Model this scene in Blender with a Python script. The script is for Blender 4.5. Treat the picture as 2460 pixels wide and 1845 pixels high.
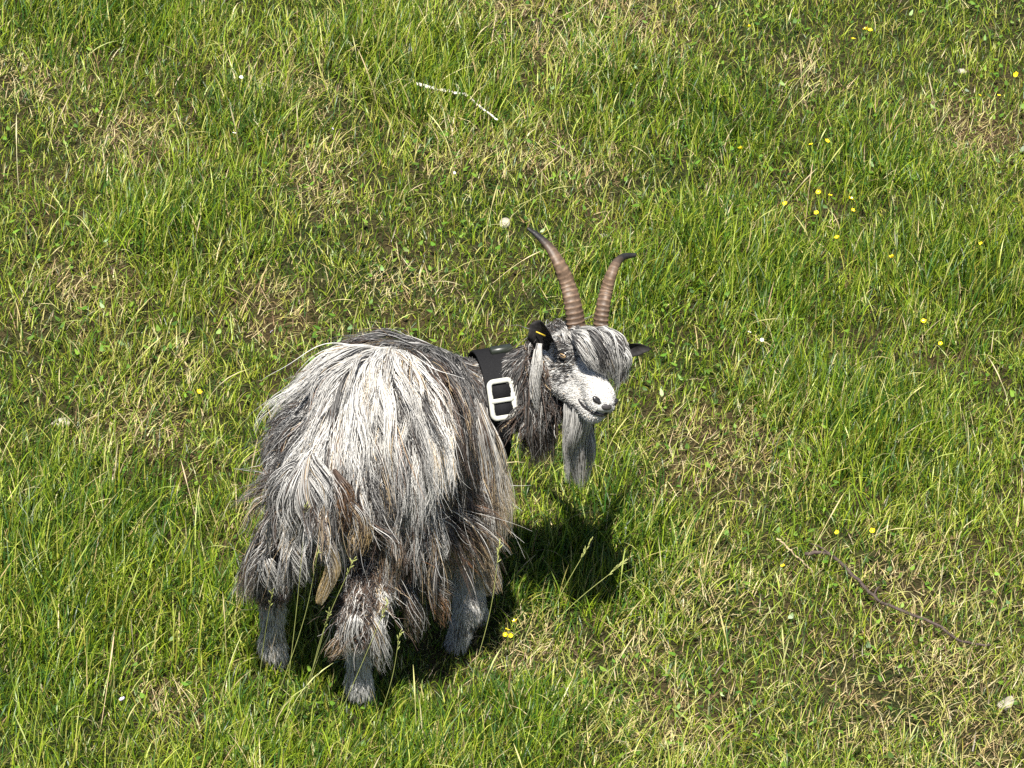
import bpy, math, random
import numpy as np
from mathutils import Vector, kdtree

for o in list(bpy.data.objects):
    bpy.data.objects.remove(o, do_unlink=True)
SC = bpy.context.scene
COL = SC.collection
rng = np.random.default_rng(11)
random.seed(11)

# ------------------------------------------------------------------ camera
PITCH = math.radians(32.0)
DIST = 9.0
TARGET = Vector((0.0, 0.0, 0.638))
cd = bpy.data.cameras.new("camera")
cam = bpy.data.objects.new("camera", cd)
COL.objects.link(cam)
cam.location = TARGET + DIST * Vector((0, -math.cos(PITCH), math.sin(PITCH)))
cam.rotation_euler = (math.pi / 2 - PITCH, 0, 0)
cd.sensor_width = 36.0
cd.lens = 36.0 * 10530.0 / 2460.0
cd.clip_end = 1000.0
SC.camera = cam

# ------------------------------------------------------------------ daylight
SUN_EL, SUN_AZ = math.radians(67.0), math.radians(184.0)     # azimuth clockwise from +Y
sun_dir = Vector((math.sin(SUN_AZ) * math.cos(SUN_EL), math.cos(SUN_AZ) * math.cos(SUN_EL), math.sin(SUN_EL)))
W = bpy.data.worlds.new("World")
SC.world = W
W.use_nodes = True
wn = W.node_tree
bg = wn.nodes["Background"]
sky = wn.nodes.new("ShaderNodeTexSky")
sky.sky_type = 'NISHITA'
sky.sun_disc = False
sky.sun_elevation = SUN_EL
sky.sun_rotation = SUN_AZ
wn.links.new(sky.outputs[0], bg.inputs[0])
bg.inputs[1].default_value = 0.05
sd_ = bpy.data.lights.new("sun", 'SUN')
sd_.energy = 5.0
sd_.angle = math.radians(0.5)
sd_.color = (1.0, 0.96, 0.88)
sun = bpy.data.objects.new("sun", sd_)
COL.objects.link(sun)
sun.rotation_euler = sun_dir.to_track_quat('Z', 'Y').to_euler()
SC.view_settings.view_transform = 'Standard'
SC.view_settings.look = 'None'
SC.view_settings.gamma = 1.0
SC.view_settings.use_curve_mapping = False
SC.view_settings.exposure = 1.2
SC.render.engine = 'CYCLES'
SC.cycles.use_denoising = False
SC.cycles.max_bounces = 8
SC.cycles.transparent_max_bounces = 8

# ------------------------------------------------------------------ helpers
def tag(o, label=None, cat=None, group=None, kind=None):
    if label: o["label"] = label
    if cat: o["category"] = cat
    if group: o["group"] = group
    if kind: o["kind"] = kind
    return o

def empty(name, loc=(0, 0, 0), rz=0.0):
    o = bpy.data.objects.new(name, None)
    o.empty_display_size = 0.05
    COL.objects.link(o)
    o.location = loc
    o.rotation_euler = (0, 0, rz)
    return o

def link_mesh(name, me, mat, parent=None, smooth=True):
    o = bpy.data.objects.new(name, me)
    COL.objects.link(o)
    if mat is not None and not me.materials:
        me.materials.append(mat)
    if smooth:
        me.polygons.foreach_set("use_smooth", np.ones(len(me.polygons), dtype=bool))
    if parent is not None:
        o.parent = parent
    return o

def mesh_quads(name, V, Q, color=None):
    """V (n,3), Q (m,4) -> mesh, optional per-vertex colour"""
    me = bpy.data.meshes.new(name)
    V = np.ascontiguousarray(V, dtype=np.float32)
    Q = np.ascontiguousarray(Q, dtype=np.int32)
    me.vertices.add(len(V))
    me.vertices.foreach_set("co", V.ravel())
    me.loops.add(Q.size)
    me.loops.foreach_set("vertex_index", Q.ravel())
    me.polygons.add(len(Q))
    me.polygons.foreach_set("loop_start", np.arange(0, Q.size, 4, dtype=np.int32))
    if color is not None:
        a = me.attributes.new("tint", 'FLOAT_COLOR', 'POINT')
        c = np.ones((len(V), 4), dtype=np.float32)
        c[:, :3] = color
        a.data.foreach_set("color", c.ravel())
    me.update(calc_edges=True)
    return me

def nrm(v):
    return v / np.maximum(np.linalg.norm(v, axis=-1, keepdims=True), 1e-9)

def catmull(P, n):
    """resample a polyline with a Catmull-Rom spline, n points"""
    P = np.asarray(P, float)
    P = np.vstack([2 * P[0] - P[1], P, 2 * P[-1] - P[-2]])
    u = np.linspace(0, len(P) - 3 - 1e-6, n)
    i = u.astype(int)
    t = (u - i)[:, None]
    a, b, c, d = P[i], P[i + 1], P[i + 2], P[i + 3]
    return 0.5 * (2 * b + (c - a) * t + (2 * a - 5 * b + 4 * c - d) * t * t + (3 * b - a - 3 * c + d) * t ** 3)

def tube(path, radii, seg=10, wide=None, flat=1.0, cap=True):
    """sweep a closed ring; returns V,Q (end caps are tiny rings)"""
    path = np.asarray(path, float)
    radii = np.asarray(radii, float)
    T = nrm(np.gradient(path, axis=0))
    ref = np.array(wide if wide is not None else (0.13, 0.2, 0.97), float)
    A = nrm(ref - (T @ ref)[:, None] * T)
    B = np.cross(T, A)
    th = np.linspace(0, 2 * np.pi, seg, endpoint=False)
    if cap:
        path = np.vstack([path[:1], path, path[-1:]])
        radii = np.concatenate([[1e-5], radii, [1e-5]])
        A = np.vstack([A[:1], A, A[-1:]])
        B = np.vstack([B[:1], B, B[-1:]])
    V = path[:, None, :] + radii[:, None, None] * (np.cos(th)[None, :, None] * A[:, None, :] + flat * np.sin(th)[None, :, None] * B[:, None, :])
    n = len(path)
    i = np.arange(n - 1)[:, None] * seg
    j = np.arange(seg)[None, :]
    j2 = (j + 1) % seg
    Q = np.stack([i + j, i + j2, i + seg + j2, i + seg + j], -1).reshape(-1, 4)
    return V.reshape(-1, 3), Q

def hash2(i, j, s):
    n = (i * 374761393 + j * 668265263 + s * 974634777) & 0x7fffffff
    n = ((n ^ (n >> 13)) * 1274126177) & 0x7fffffff
    return ((n ^ (n >> 16)) & 0xffff) / 65535.0

def vnoise(x, y, s=0):
    x = np.asarray(x, float) + 1000.0
    y = np.asarray(y, float) + 1000.0
    i, j = np.floor(x).astype(np.int64), np.floor(y).astype(np.int64)
    fx, fy = x - i, y - j
    fx, fy = fx * fx * (3 - 2 * fx), fy * fy * (3 - 2 * fy)
    a, b = hash2(i, j, s), hash2(i + 1, j, s)
    c, d = hash2(i, j + 1, s), hash2(i + 1, j + 1, s)
    return (a * (1 - fx) + b * fx) * (1 - fy) + (c * (1 - fx) + d * fx) * fy

def fbm(x, y, s=0):
    return (vnoise(x, y, s) + 0.5 * vnoise(2.1 * x, 2.1 * y, s + 7) + 0.25 * vnoise(4.3 * x, 4.3 * y, s + 19)) / 1.75

# ------------------------------------------------------------------ materials
def mat_new(name):
    m = bpy.data.materials.new(name)
    m.use_nodes = True
    return m, m.node_tree, m.node_tree.nodes["Principled BSDF"]

def mat_plain(name, col, rough=0.6, metal=0.0, spec=0.4, vary=0.25, scale=60.0, bump=0.0):
    m, nt, b = mat_new(name)
    n = nt.nodes.new("ShaderNodeTexNoise"); n.inputs["Scale"].default_value = scale; n.inputs["Detail"].default_value = 4
    tc = nt.nodes.new("ShaderNodeTexCoord"); nt.links.new(tc.outputs["Object"], n.inputs["Vector"])
    r = nt.nodes.new("ShaderNodeValToRGB")
    c = np.array(col)
    r.color_ramp.elements[0].position = 0.3; r.color_ramp.elements[1].position = 0.7
    r.color_ramp.elements[0].color = (*np.clip(c * (1 - vary), 0, 1), 1)
    r.color_ramp.elements[1].color = (*np.clip(c * (1 + vary), 0, 1), 1)
    nt.links.new(n.outputs["Fac"], r.inputs[0]); nt.links.new(r.outputs[0], b.inputs["Base Color"])
    b.inputs["Roughness"].default_value = rough; b.inputs["Metallic"].default_value = metal
    b.inputs["Specular IOR Level"].default_value = spec
    if bump:
        bp = nt.nodes.new("ShaderNodeBump"); bp.inputs["Strength"].default_value = bump; bp.inputs["Distance"].default_value = 0.002
        nt.links.new(n.outputs["Fac"], bp.inputs["Height"]); nt.links.new(bp.outputs[0], b.inputs["Normal"])
    return m

def mat_leaf(name, trans=0.35, rough=0.45, spec=0.35):
    """blade material: colour from the blade's own tint"""
    m, nt, b = mat_new(name)
    a = nt.nodes.new("ShaderNodeAttribute"); a.attribute_name = "tint"
    nt.links.new(a.outputs["Color"], b.inputs["Base Color"])
    b.inputs["Roughness"].default_value = rough
    b.inputs["Specular IOR Level"].default_value = spec
    t = nt.nodes.new("ShaderNodeBsdfTranslucent")
    nt.links.new(a.outputs["Color"], t.inputs["Color"])
    mx = nt.nodes.new("ShaderNodeMixShader"); mx.inputs[0].default_value = trans
    nt.links.new(b.outputs[0], mx.inputs[1]); nt.links.new(t.outputs[0], mx.inputs[2])
    nt.links.new(mx.outputs[0], nt.nodes["Material Output"].inputs["Surface"])
    return m

def mat_hair(name):
    m, nt, b = mat_new(name)
    a = nt.nodes.new("ShaderNodeAttribute"); a.attribute_name = "tint"
    nt.links.new(a.outputs["Color"], b.inputs["Base Color"])
    b.inputs["Roughness"].default_value = 0.38
    b.inputs["Specular IOR Level"].default_value = 0.35
    t = nt.nodes.new("ShaderNodeBsdfTranslucent")
    nt.links.new(a.outputs["Color"], t.inputs["Color"])
    mx = nt.nodes.new("ShaderNodeMixShader"); mx.inputs[0].default_value = 0.2
    nt.links.new(b.outputs[0], mx.inputs[1]); nt.links.new(t.outputs[0], mx.inputs[2])
    nt.links.new(mx.outputs[0], nt.nodes["Material Output"].inputs["Surface"])
    return m

M_HAIR = mat_hair("goat_hair")
M_GRASS = mat_leaf("grass_blade", 0.34, 0.42, 0.4)
M_STRAW = mat_leaf("dry_blade", 0.25, 0.6, 0.25)

def mat_ground():
    m, nt, b = mat_new("soil_and_thatch")
    tc = nt.nodes.new("ShaderNodeTexCoord")
    n1 = nt.nodes.new("ShaderNodeTexNoise"); n1.inputs["Scale"].default_value = 3.0; n1.inputs["Detail"].default_value = 8
    n2 = nt.nodes.new("ShaderNodeTexNoise"); n2.inputs["Scale"].default_value = 140.0; n2.inputs["Detail"].default_value = 5
    for n in (n1, n2): nt.links.new(tc.outputs["Object"], n.inputs["Vector"])
    r1 = nt.nodes.new("ShaderNodeValToRGB")
    r1.color_ramp.elements[0].position = 0.35; r1.color_ramp.elements[0].color = (0.022, 0.030, 0.010, 1)  # soil tones kept dark to put shade into the gaps between blades
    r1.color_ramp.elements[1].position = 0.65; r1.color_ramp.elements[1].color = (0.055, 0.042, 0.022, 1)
    r2 = nt.nodes.new("ShaderNodeValToRGB")
    r2.color_ramp.elements[0].position = 0.35; r2.color_ramp.elements[0].color = (0.35, 0.3, 0.25, 1)
    r2.color_ramp.elements[1].position = 0.7; r2.color_ramp.elements[1].color = (1.3, 1.25, 1.1, 1)
    mx = nt.nodes.new("ShaderNodeMixRGB"); mx.blend_type = 'MULTIPLY'; mx.inputs[0].default_value = 1
    nt.links.new(n1.outputs["Fac"], r1.inputs[0]); nt.links.new(n2.outputs["Fac"], r2.inputs[0])
    nt.links.new(r1.outputs[0], mx.inputs[1]); nt.links.new(r2.outputs[0], mx.inputs[2])
    nt.links.new(mx.outputs[0], b.inputs["Base Color"])
    b.inputs["Roughness"].default_value = 0.95
    b.inputs["Specular IOR Level"].default_value = 0.1
    bp = nt.nodes.new("ShaderNodeBump"); bp.inputs["Strength"].default_value = 0.8; bp.inputs["Distance"].default_value = 0.01
    nt.links.new(n2.outputs["Fac"], bp.inputs["Height"]); nt.links.new(bp.outputs[0], b.inputs["Normal"])
    return m

# ------------------------------------------------------------------ ground
def ground_z(x, y):
    x = np.asarray(x, float); y = np.asarray(y, float)
    z = -0.15 * 8.0 * np.tanh((x + 0.305) / 8.0) + 0.016
    z = z - 0.11 * np.exp(-(x ** 2 + (y - 0.2) ** 2) / (2 * 0.3 ** 2))
    near = np.exp(-(x ** 2 + (y - 0.8) ** 2) / (2 * 8.0 ** 2))
    z = z + near * (0.05 * (fbm(x * 1.7, y * 1.7, 3) - 0.5) + 0.018 * (vnoise(x * 7, y * 7, 5) - 0.5))
    far = np.maximum(0.0, np.hypot(x, y) - 12.0)
    return z + 0.3 * (1 - np.exp(-far / 20.0)) * (fbm(x * 0.08, y * 0.08, 9) - 0.5) * 6

def axis_pts(lo, hi, step, far):
    a = np.arange(lo, hi + step * 0.5, step)
    grow = np.cumsum(step * 1.35 ** np.arange(1, 30))
    grow = grow[grow < far]
    return np.concatenate([lo - grow[::-1], a, hi + grow])

gx, gy = axis_pts(-2.6, 2.6, 0.04, 320.0), axis_pts(-2.2, 4.8, 0.04, 320.0)
GX, GY = np.meshgrid(gx, gy, indexing='ij')
GV = np.stack([GX, GY, ground_z(GX, GY)], -1).reshape(-1, 3)
ni, nj = GX.shape
ii, jj = np.meshgrid(np.arange(ni - 1), np.arange(nj - 1), indexing='ij')
k = ii * nj + jj
GQ = np.stack([k, k + nj, k + nj + 1, k + 1], -1).reshape(-1, 4)
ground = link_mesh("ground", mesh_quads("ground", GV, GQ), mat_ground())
tag(ground, "sunny hillside of earth and dry thatch under the meadow grass", kind="structure")

# ------------------------------------------------------------------ grass
STRAW_SPOTS = [(-0.481, 1.994)+(.10,), (-0.485, 1.834)+(.10,), (-0.271, 1.444)+(.11,), (-0.064, 2.160)+(.10,), (0.043, 2.189)+(.10,), (0.201, 2.090)+(.10,),
    (0.442, 0.857)+(.16,), (0.432, 0.333)+(.16,), (0.793, -0.045)+(.2,), (-1.237, 2.213)+(.14,), (0.027, 0.147)+(.1,), (0.901, 0.414)+(.16,),
    (0.971, 0.143)+(.16,), (0.245, 0.163)+(.12,), (-0.526, 2.345)+(.16,), (0.122, 2.784)+(.16,), (0.306, 3.032)+(.2,), (-0.034, 2.982)+(.16,),
    (-0.968, 1.980)+(.14,), (-0.836, 0.713)+(.14,), (0.324, -0.191)+(.18,), (1.217, 2.598)+(.14,), (0.773, 2.814)+(.1,), (-0.769, 0.979)+(.08,),
    (0.550, 0.897)+(.14,), (1.020, 0.391)+(.12,), (-0.691, -0.379)+(.08,), (0.991, -0.141)+(.2,), (-0.190, 2.104)+(.1,), (-0.572, 1.271)+(.12,), (-1.026, 1.196)+(.12,)]
LUSH_SPOTS = [(-0.416, 2.606)+(.18,), (-0.205, 2.412)+(.22,), (0.956, 2.369)+(.2,), (0.636, 1.652)+(.22,), (1.067, 1.863)+(.25,), (-0.925, 0.208)+(.3,),
    (-0.968, -0.113)+(.25,), (-0.199, -0.302)+(.25,), (-0.457, -0.295)+(.2,), (-0.165, 2.678)+(.16,), (0.242, 2.629)+(.2,), (-1.067, 2.584)+(.25,),
    (-0.647, 2.199)+(.18,), (0.018, -0.151)+(.2,), (-0.591, -0.021)+(.2,), (0.509, 1.823)+(.2,), (0.851, 1.038)+(.25,), (1.166, 1.786)+(.25,),
    (0.274, 1.561)+(.15,), (.14, .40, .18), (.30, .42, .16), (.22, .58, .15), (0.515, 2.520)+(.2,), (0.712, 1.188)+(.2,), (-0.816, 1.562)+(.2,)]

def spot_field(x, y, spots):
    f = np.zeros_like(x)
    for sx, sy, r in spots:
        f = np.maximum(f, np.exp(-((x - sx) ** 2 + ((y - sy) / 1.35) ** 2) / (2 * (r * 0.68) ** 2)))
    return f

def blades(name, x, y, length, width, az, lean, bend, color, K, mat, label, zoff=0.0, culm=False):
    """flat tapering blades: root (x,y), leaning towards az; lean = start angle from vertical, bend = added by the tip"""
    n = len(x)
    t = np.linspace(0, 1, K + 1)
    ang = lean[:, None] + bend[:, None] * t[None, :] ** 1.3
    ds = (length / K)[:, None]
    ds_r = np.sin(ang[:, :-1]) * ds
    ds_z = np.cos(ang[:, :-1]) * ds
    R = np.concatenate([np.zeros((n, 1)), np.cumsum(ds_r, 1)], 1)
    Z = np.concatenate([np.zeros((n, 1)), np.cumsum(ds_z, 1)], 1)
    wob = (rng.random((n, 1)) - 0.5) * 0.25 * (t ** 2)[None, :] * length[:, None]
    ca, sa = np.cos(az)[:, None], np.sin(az)[:, None]
    X = x[:, None] + R * ca - wob * sa
    Y = y[:, None] + R * sa + wob * ca
    g = ground_z(x, y)[:, None]
    Zw = g + Z - 0.006 + (zoff if np.isscalar(zoff) else zoff[:, None])
    Zw = np.maximum(Zw, ground_z(X, Y) + 0.004 * t[None, :] - 0.004 * (1 - t[None, :]))
    # width direction: mostly across the lean, twisted per blade
    tw = (rng.random(n) - 0.5) * 1.6
    wx, wy = -np.sin(az + tw), np.cos(az + tw)
    w = width[:, None] * 0.5 * np.where(t < 0.25, 0.75 + t, (1.0 - np.clip((t - 0.25) / 0.75, 0, 1) ** 1.6 * 0.93))[None, :]
    if culm:
        w = width[:, None] * 0.5 * np.where(t < .74, 1.0, np.where(t < .86, 2.8, np.where(t < .99, 2.2, .4)))[None, :]
    V = np.empty((n, K + 1, 2, 3), np.float32)
    for s_, sg in ((0, -1), (1, 1)):
        V[:, :, s_, 0] = X + sg * w * wx[:, None]
        V[:, :, s_, 1] = Y + sg * w * wy[:, None]
        V[:, :, s_, 2] = Zw
    base = np.arange(n)[:, None] * (K + 1) * 2 + np.arange(K)[None, :] * 2
    Q = np.stack([base, base + 1, base + 3, base + 2], -1).reshape(-1, 4)
    C = np.repeat(color[:, None, :], (K + 1) * 2, 1).reshape(-1, 3)
    o = link_mesh(name, mesh_quads(name, V.reshape(-1, 3), Q, C), mat)
    tag(o, label, kind="stuff")
    return o

GREENS = np.array([(0.122, 0.192, 0.010), (0.245, 0.315, 0.020), (0.036, 0.075, 0.006), (0.042, 0.112, 0.016), (0.400, 0.430, 0.085), (0.215, 0.210, 0.030)])  # deep and bright greens spread wide, painting in gap shade and highlights
STRAWS = np.array([(0.46, 0.37, 0.17), (0.56, 0.48, 0.26), (0.30, 0.21, 0.10), (0.42, 0.39, 0.13), (0.17, 0.11, 0.06)])

def pick(pal, prob, n):
    c = pal[rng.choice(len(pal), n, p=prob)]
    return c * (0.75 + 0.5 * rng.random((n, 1))) * (0.93 + 0.14 * rng.random((n, 3)))

def in_frame_box(n):
    """points over the trapezoid of ground that the photograph covers, with a margin"""
    y = -1.1 + rng.random(n) * 5.0
    half = 1.12 + 0.115 * (y + 0.6) + 0.2
    x = (rng.random(n) * 2 - 1) * half
    return x, y

def trodden(x, y):
    """1 on open meadow, less where the goat has grazed and trodden the grass round its feet"""
    f = np.ones_like(x)
    for cx, cy, r, a in ((-.33, -.34, .15, .42), (-.52, -.28, .13, .3), (-.08, .02, .15, .5), (-.25, .0, .25, .4)):
        f = f - a * np.exp(-((x - cx) ** 2 + (y - cy) ** 2) / (2 * r * r))
    return np.clip(f, .3, 1)

def sward():
    # 1. tufts of fresh blades
    nt_ = 19500
    tx, ty = in_frame_box(nt_)
    lush = spot_field(tx, ty, LUSH_SPOTS)
    straw = np.clip(spot_field(tx, ty, STRAW_SPOTS), 0, 1)
    patch = fbm(tx * 2.3, ty * 2.3, 21)
    keep = rng.random(nt_) > 0.35 * straw
    tx, ty, lush, straw, patch = (a[keep] for a in (tx, ty, lush, straw, patch))
    nt_ = len(tx)
    per = (6 + 6 * lush + 6 * rng.random(nt_)).astype(int)
    idx = np.repeat(np.arange(nt_), per)
    n = len(idx)
    spread = 0.014 + 0.03 * rng.random(nt_)
    x = tx[idx] + rng.normal(0, 1, n) * spread[idx]
    y = ty[idx] + rng.normal(0, 1, n) * spread[idx]
    taz = np.where(rng.random(nt_) < 0.55, rng.normal(0.35, 0.9, nt_), rng.random(nt_) * 2 * np.pi)
    az = taz[idx] + rng.normal(0, 0.9, n)
    tall = (0.042 + 0.035 * rng.random(nt_) + 0.060 * lush + 0.06 * np.clip(patch - 0.5, -0.2, 0.5) - 0.01 * straw)
    near = np.clip((0.6 - ty) / 1.2, 0, 1)
    tall = .86 * tall * (1 + 0.4 * near) * trodden(tx, ty)
    length = np.clip(tall[idx] * (0.4 + 1.0 * rng.random(n) ** 1.3), 0.022, 0.3)
    width = 0.0014 + 0.0017 * rng.random(n) + 0.0009 * lush[idx]
    lean = np.abs(rng.normal(0.25, 0.25, n)) + 0.25 * straw[idx]
    bend = np.abs(rng.normal(1.1, 0.8, n)) * (1 - .35 * lush[idx])
    hue = np.clip(patch[idx] + rng.normal(0, 0.13, n), 0, 1)
    pa = pick(GREENS, [0.29, 0.23, 0.14, 0.06, 0.15, 0.13], n)
    pb = pick(GREENS, [0.36, 0.12, 0.26, 0.18, 0.05, 0.03], n)
    col = np.where((rng.random(n) < np.clip(0.2 + 0.75 * lush[idx] + (0.5 - hue), 0, 1))[:, None], pb, pa)
    ps = pick(STRAWS, [0.20, 0.22, 0.08, 0.46, 0.04], n)
    dry = rng.random(n) < (0.05 + 0.30 * straw[idx])
    col[dry] = ps[dry]
    blades("grass", x, y, length, width, az, lean, bend, col, 4, M_GRASS, "dense sunlit meadow grass in tufts covering the slope")
    # 2. low understorey and thatch, toned dark to paint shade between the tufts
    n = 80000
    x, y = in_frame_box(n)
    straw = spot_field(x, y, STRAW_SPOTS)
    lush = spot_field(x, y, LUSH_SPOTS)
    length = 0.018 + 0.04 * rng.random(n)
    width = 0.0014 + 0.0022 * rng.random(n)
    az = rng.random(n) * 2 * np.pi
    lean = 0.3 + 1.0 * rng.random(n)
    bend = rng.normal(0.3, 0.6, n)
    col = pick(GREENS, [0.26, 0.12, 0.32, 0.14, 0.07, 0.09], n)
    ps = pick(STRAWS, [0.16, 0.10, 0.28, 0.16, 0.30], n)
    dry = rng.random(n) < np.clip(0.16 + 0.65 * straw - 0.15 * lush, 0.04, 0.95)
    col[dry] = ps[dry]
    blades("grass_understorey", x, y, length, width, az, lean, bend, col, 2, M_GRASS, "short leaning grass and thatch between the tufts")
    # 3. dead straw, lying in mats
    n = 60000
    x, y = in_frame_box(n)
    straw = spot_field(x, y, STRAW_SPOTS)
    keep = rng.random(n) < 0.04 + 0.85 * straw ** 1.6
    x, y, straw = x[keep], y[keep], straw[keep]
    n = len(x)
    length = 0.015 + 0.035 * rng.random(n)
    width = 0.0011 + 0.0013 * rng.random(n)
    az = rng.normal(0.2, 1.5, n)
    lean = 0.75 + 0.6 * rng.random(n)
    bend = rng.normal(0.3, 0.5, n)
    col = pick(STRAWS, [0.28, 0.24, 0.12, 0.30, 0.06], n)
    blades("dry_straw", x, y, length, width, az, lean, bend, col, 2, M_STRAW, "bleached dead straw lying in mats between the grass", zoff=0.012)
    # 4. thin flowering culms
    n = 900
    x, y = in_frame_box(n)
    length = 0.09 + 0.13 * rng.random(n)
    width = 0.0008 + 0.0005 * rng.random(n)
    az = np.where(rng.random(n) < 0.6, rng.normal(0.3, 0.8, n), rng.random(n) * 2 * np.pi)
    lean = np.abs(rng.normal(0.3, 0.35, n))
    bend = np.abs(rng.normal(0.7, 0.5, n))
    col = pick(np.array([(0.42, 0.40, 0.16), (0.30, 0.34, 0.09), (0.50, 0.42, 0.24)]), [0.4, 0.35, 0.25], n)
    blades("grass_stalks", x, y, length, width, az, lean, bend, col, 8, M_STRAW, culm=True, label="thin pale flowering grass stalks arching over the sward")
    n = 7000
    x, y = in_frame_box(n)
    keep = rng.random(n) < np.clip((fbm(x * 3.1, y * 3.1, 61) - .42) * 5, .06, 1)
    x, y = x[keep], y[keep]
    n = len(x)
    col = pick(np.array([(.10, .20, .02), (.16, .27, .03), (.06, .13, .02)]), [.45, .3, .25], n)
    blades("clover_leaves", x, y, .010 + .010 * rng.random(n), .007 + .006 * rng.random(n), rng.random(n) * 6.28, .9 + .5 * rng.random(n), rng.normal(.2, .2, n), col, 3, M_GRASS,
           "small broad clover leaves mixed into the turf", zoff=.015 + .035 * rng.random(n))
    # 5. the meadow going on around
    n = 60000
    r = np.sqrt(rng.random(n)) * 7.5
    a = rng.random(n) * 2 * np.pi
    x, y = r * np.cos(a), 1.0 + r * np.sin(a)
    half = 1.12 + 0.115 * (y + 0.6) + 0.2
    keep = ~((np.abs(x) < half) & (y > -1.1) & (y < 3.9)) & ((rng.random(n) < 1.4 - r / 6.0))
    x, y = x[keep], y[keep]
    n = len(x)
    length = 0.07 + 0.11 * rng.random(n)
    width = 0.004 + 0.005 * rng.random(n)
    col = pick(GREENS, [0.30, 0.22, 0.2, 0.1, 0.12, 0.06], n)
    ps = pick(STRAWS, [0.3, 0.3, 0.1, 0.25, 0.05], n)
    dry = rng.random(n) < 0.22
    col[dry] = ps[dry]
    blades("surrounding_grass", x, y, length, width, rng.normal(0.3, 1.2, n), np.abs(rng.normal(0.4, 0.3, n)), np.abs(rng.normal(0.5, 0.4, n)), col, 3, M_GRASS, "meadow grass around the pasture's edge")

sward()

# ------------------------------------------------------------------ goat: body surface as a blended distance field
HEAD_O = np.array((0.144, 0.155, 0.603))
HEAD_YAW, HEAD_PITCH, HEAD_ROLL, HS = math.radians(28), math.radians(-6), math.radians(21), 0.88
def head_axes():
    cy, sy, cp, sp = math.cos(HEAD_YAW), math.sin(HEAD_YAW), math.cos(HEAD_PITCH), math.sin(HEAD_PITCH)
    f = np.array([sy * cp, -cy * cp, -sp])
    r = np.array([-cy, -sy, 0.0])                # the goat's right
    u = np.cross(r, f)
    cr, sr = math.cos(HEAD_ROLL), math.sin(HEAD_ROLL)
    r2 = cr * r + sr * u                         # right side lifted
    u2 = cr * u - sr * r
    return f, r2, u2
HF, HR, HU = head_axes()
def H(f, r, u):
    return HEAD_O + HS * (f * HF + r * HR + u * HU)

HEADING = nrm(np.array([0.46, 0.89, 0.0]))
RIGHT = np.array([HEADING[1], -HEADING[0], 0.0])
# region, start, end, radius, radius
PRIMS = [
    ("trunk", (-.278, -.088, .668), (-.185, .180, .505), .094, .098),
    ("trunk", (-.280, -.065, .540), (-.180, .180, .375), .104, .100),
    ("rump", (-.302, -.125, .640), (-.388, -.235, .578), .088, .052),
    ("thigh", (-.300, -.185, .560), (-.240, -.130, .400), .088, .066),
    ("thigh", (-.240, -.130, .400), (-.314, -.295, .275), .060, .030),
    ("shank", (-.314, -.295, .272), (-.318, -.262, .075), .025, .017),
    ("shank", (-.318, -.262, .075), (-.312, -.242, .035), .022, .022),
    ("thigh", (-.405, -.130, .560), (-.390, -.060, .410), .078, .062),
    ("thigh", (-.390, -.060, .410), (-.488, -.215, .300), .058, .030),
    ("shank", (-.490, -.215, .300), (-.500, -.175, .110), .025, .017),
    ("shank", (-.500, -.175, .110), (-.495, -.160, .070), .022, .022),
    ("trunk", (-.142, .140, .410), (-.118, .130, .270), .080, .055),
    ("foreleg", (-.118, .130, .270), (-.092, .080, .030), .042, .025),
    ("foreleg", (-.092, .080, .030), (-.122, .085, -.075), .024, .019),
    ("trunk", (-.205, .230, .420), (-.170, .245, .260), .085, .055),
    ("foreleg", (-.170, .245, .260), (-.095, .235, .000), .046, .028),
    ("foreleg", (-.095, .235, .000), (-.078, .225, -.095), .026, .021),
    ("trunk", (-.145, .210, .410), (-.150, .200, .370), .084, .080),
    ("neck", (-.135, .205, .465), (-.035, .238, .462), .086, .066),
    ("neck", (-.035, .238, .462), tuple(H(-.070, 0, -.02)), .066, .055),
]
HEADP = [
    ("head", tuple(H(-.050, 0, .000)), tuple(H(-.015, 0, .004)), .062, .058),
    ("head", tuple(H(.000, 0, .000)), tuple(H(.122, 0, -.042)), .047, .0235),
    ("head", tuple(H(.120, .012, -.050)), tuple(H(.136, .011, -.060)), .021, .0195),
    ("head", tuple(H(.120, -.012, -.050)), tuple(H(.136, -.011, -.060)), .021, .0195),
    ("head", tuple(H(-.035, .018, -.055)), tuple(H(.112, 0, -.090)), .045, .019),
    ("head", tuple(H(-.035, -.018, -.055)), tuple(H(.112, 0, -.090)), .045, .019),
    ("head", tuple(H(.016, .048, .028)), tuple(H(-.02, .052, .030)), .015, .017),
    ("head", tuple(H(.016, -.048, .028)), tuple(H(-.02, -.052, .030)), .015, .017),
]
HEADP = [(n_, a_, b_, ra_ * HS * 1.06, rb_ * HS * 1.06) for n_, a_, b_, ra_, rb_ in HEADP]
CARVE = [(tuple(H(.160, .004, -.079)), tuple(H(.100, .036, -.073)), .0035), (tuple(H(.160, -.004, -.079)), tuple(H(.100, -.036, -.073)), .0035)]
REG = {"trunk": 0, "rump": 1, "thigh": 2, "shank": 3, "foreleg": 4, "neck": 5, "head": 6}

def round_cone(P, a, b, ra, rb):
    a = np.asarray(a, np.float32); b = np.asarray(b, np.float32)
    ba = b - a
    pa = P - a
    h = np.clip((pa @ ba) / max(float(ba @ ba), 1e-9), 0, 1)
    d = pa - h[..., None] * ba
    return np.sqrt((d * d).sum(-1)) - (ra + (rb - ra) * h)

def smin(a, b, k):
    h = np.maximum(k - np.abs(a - b), 0) / k
    return np.minimum(a, b) - h * h * k * 0.25

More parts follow.
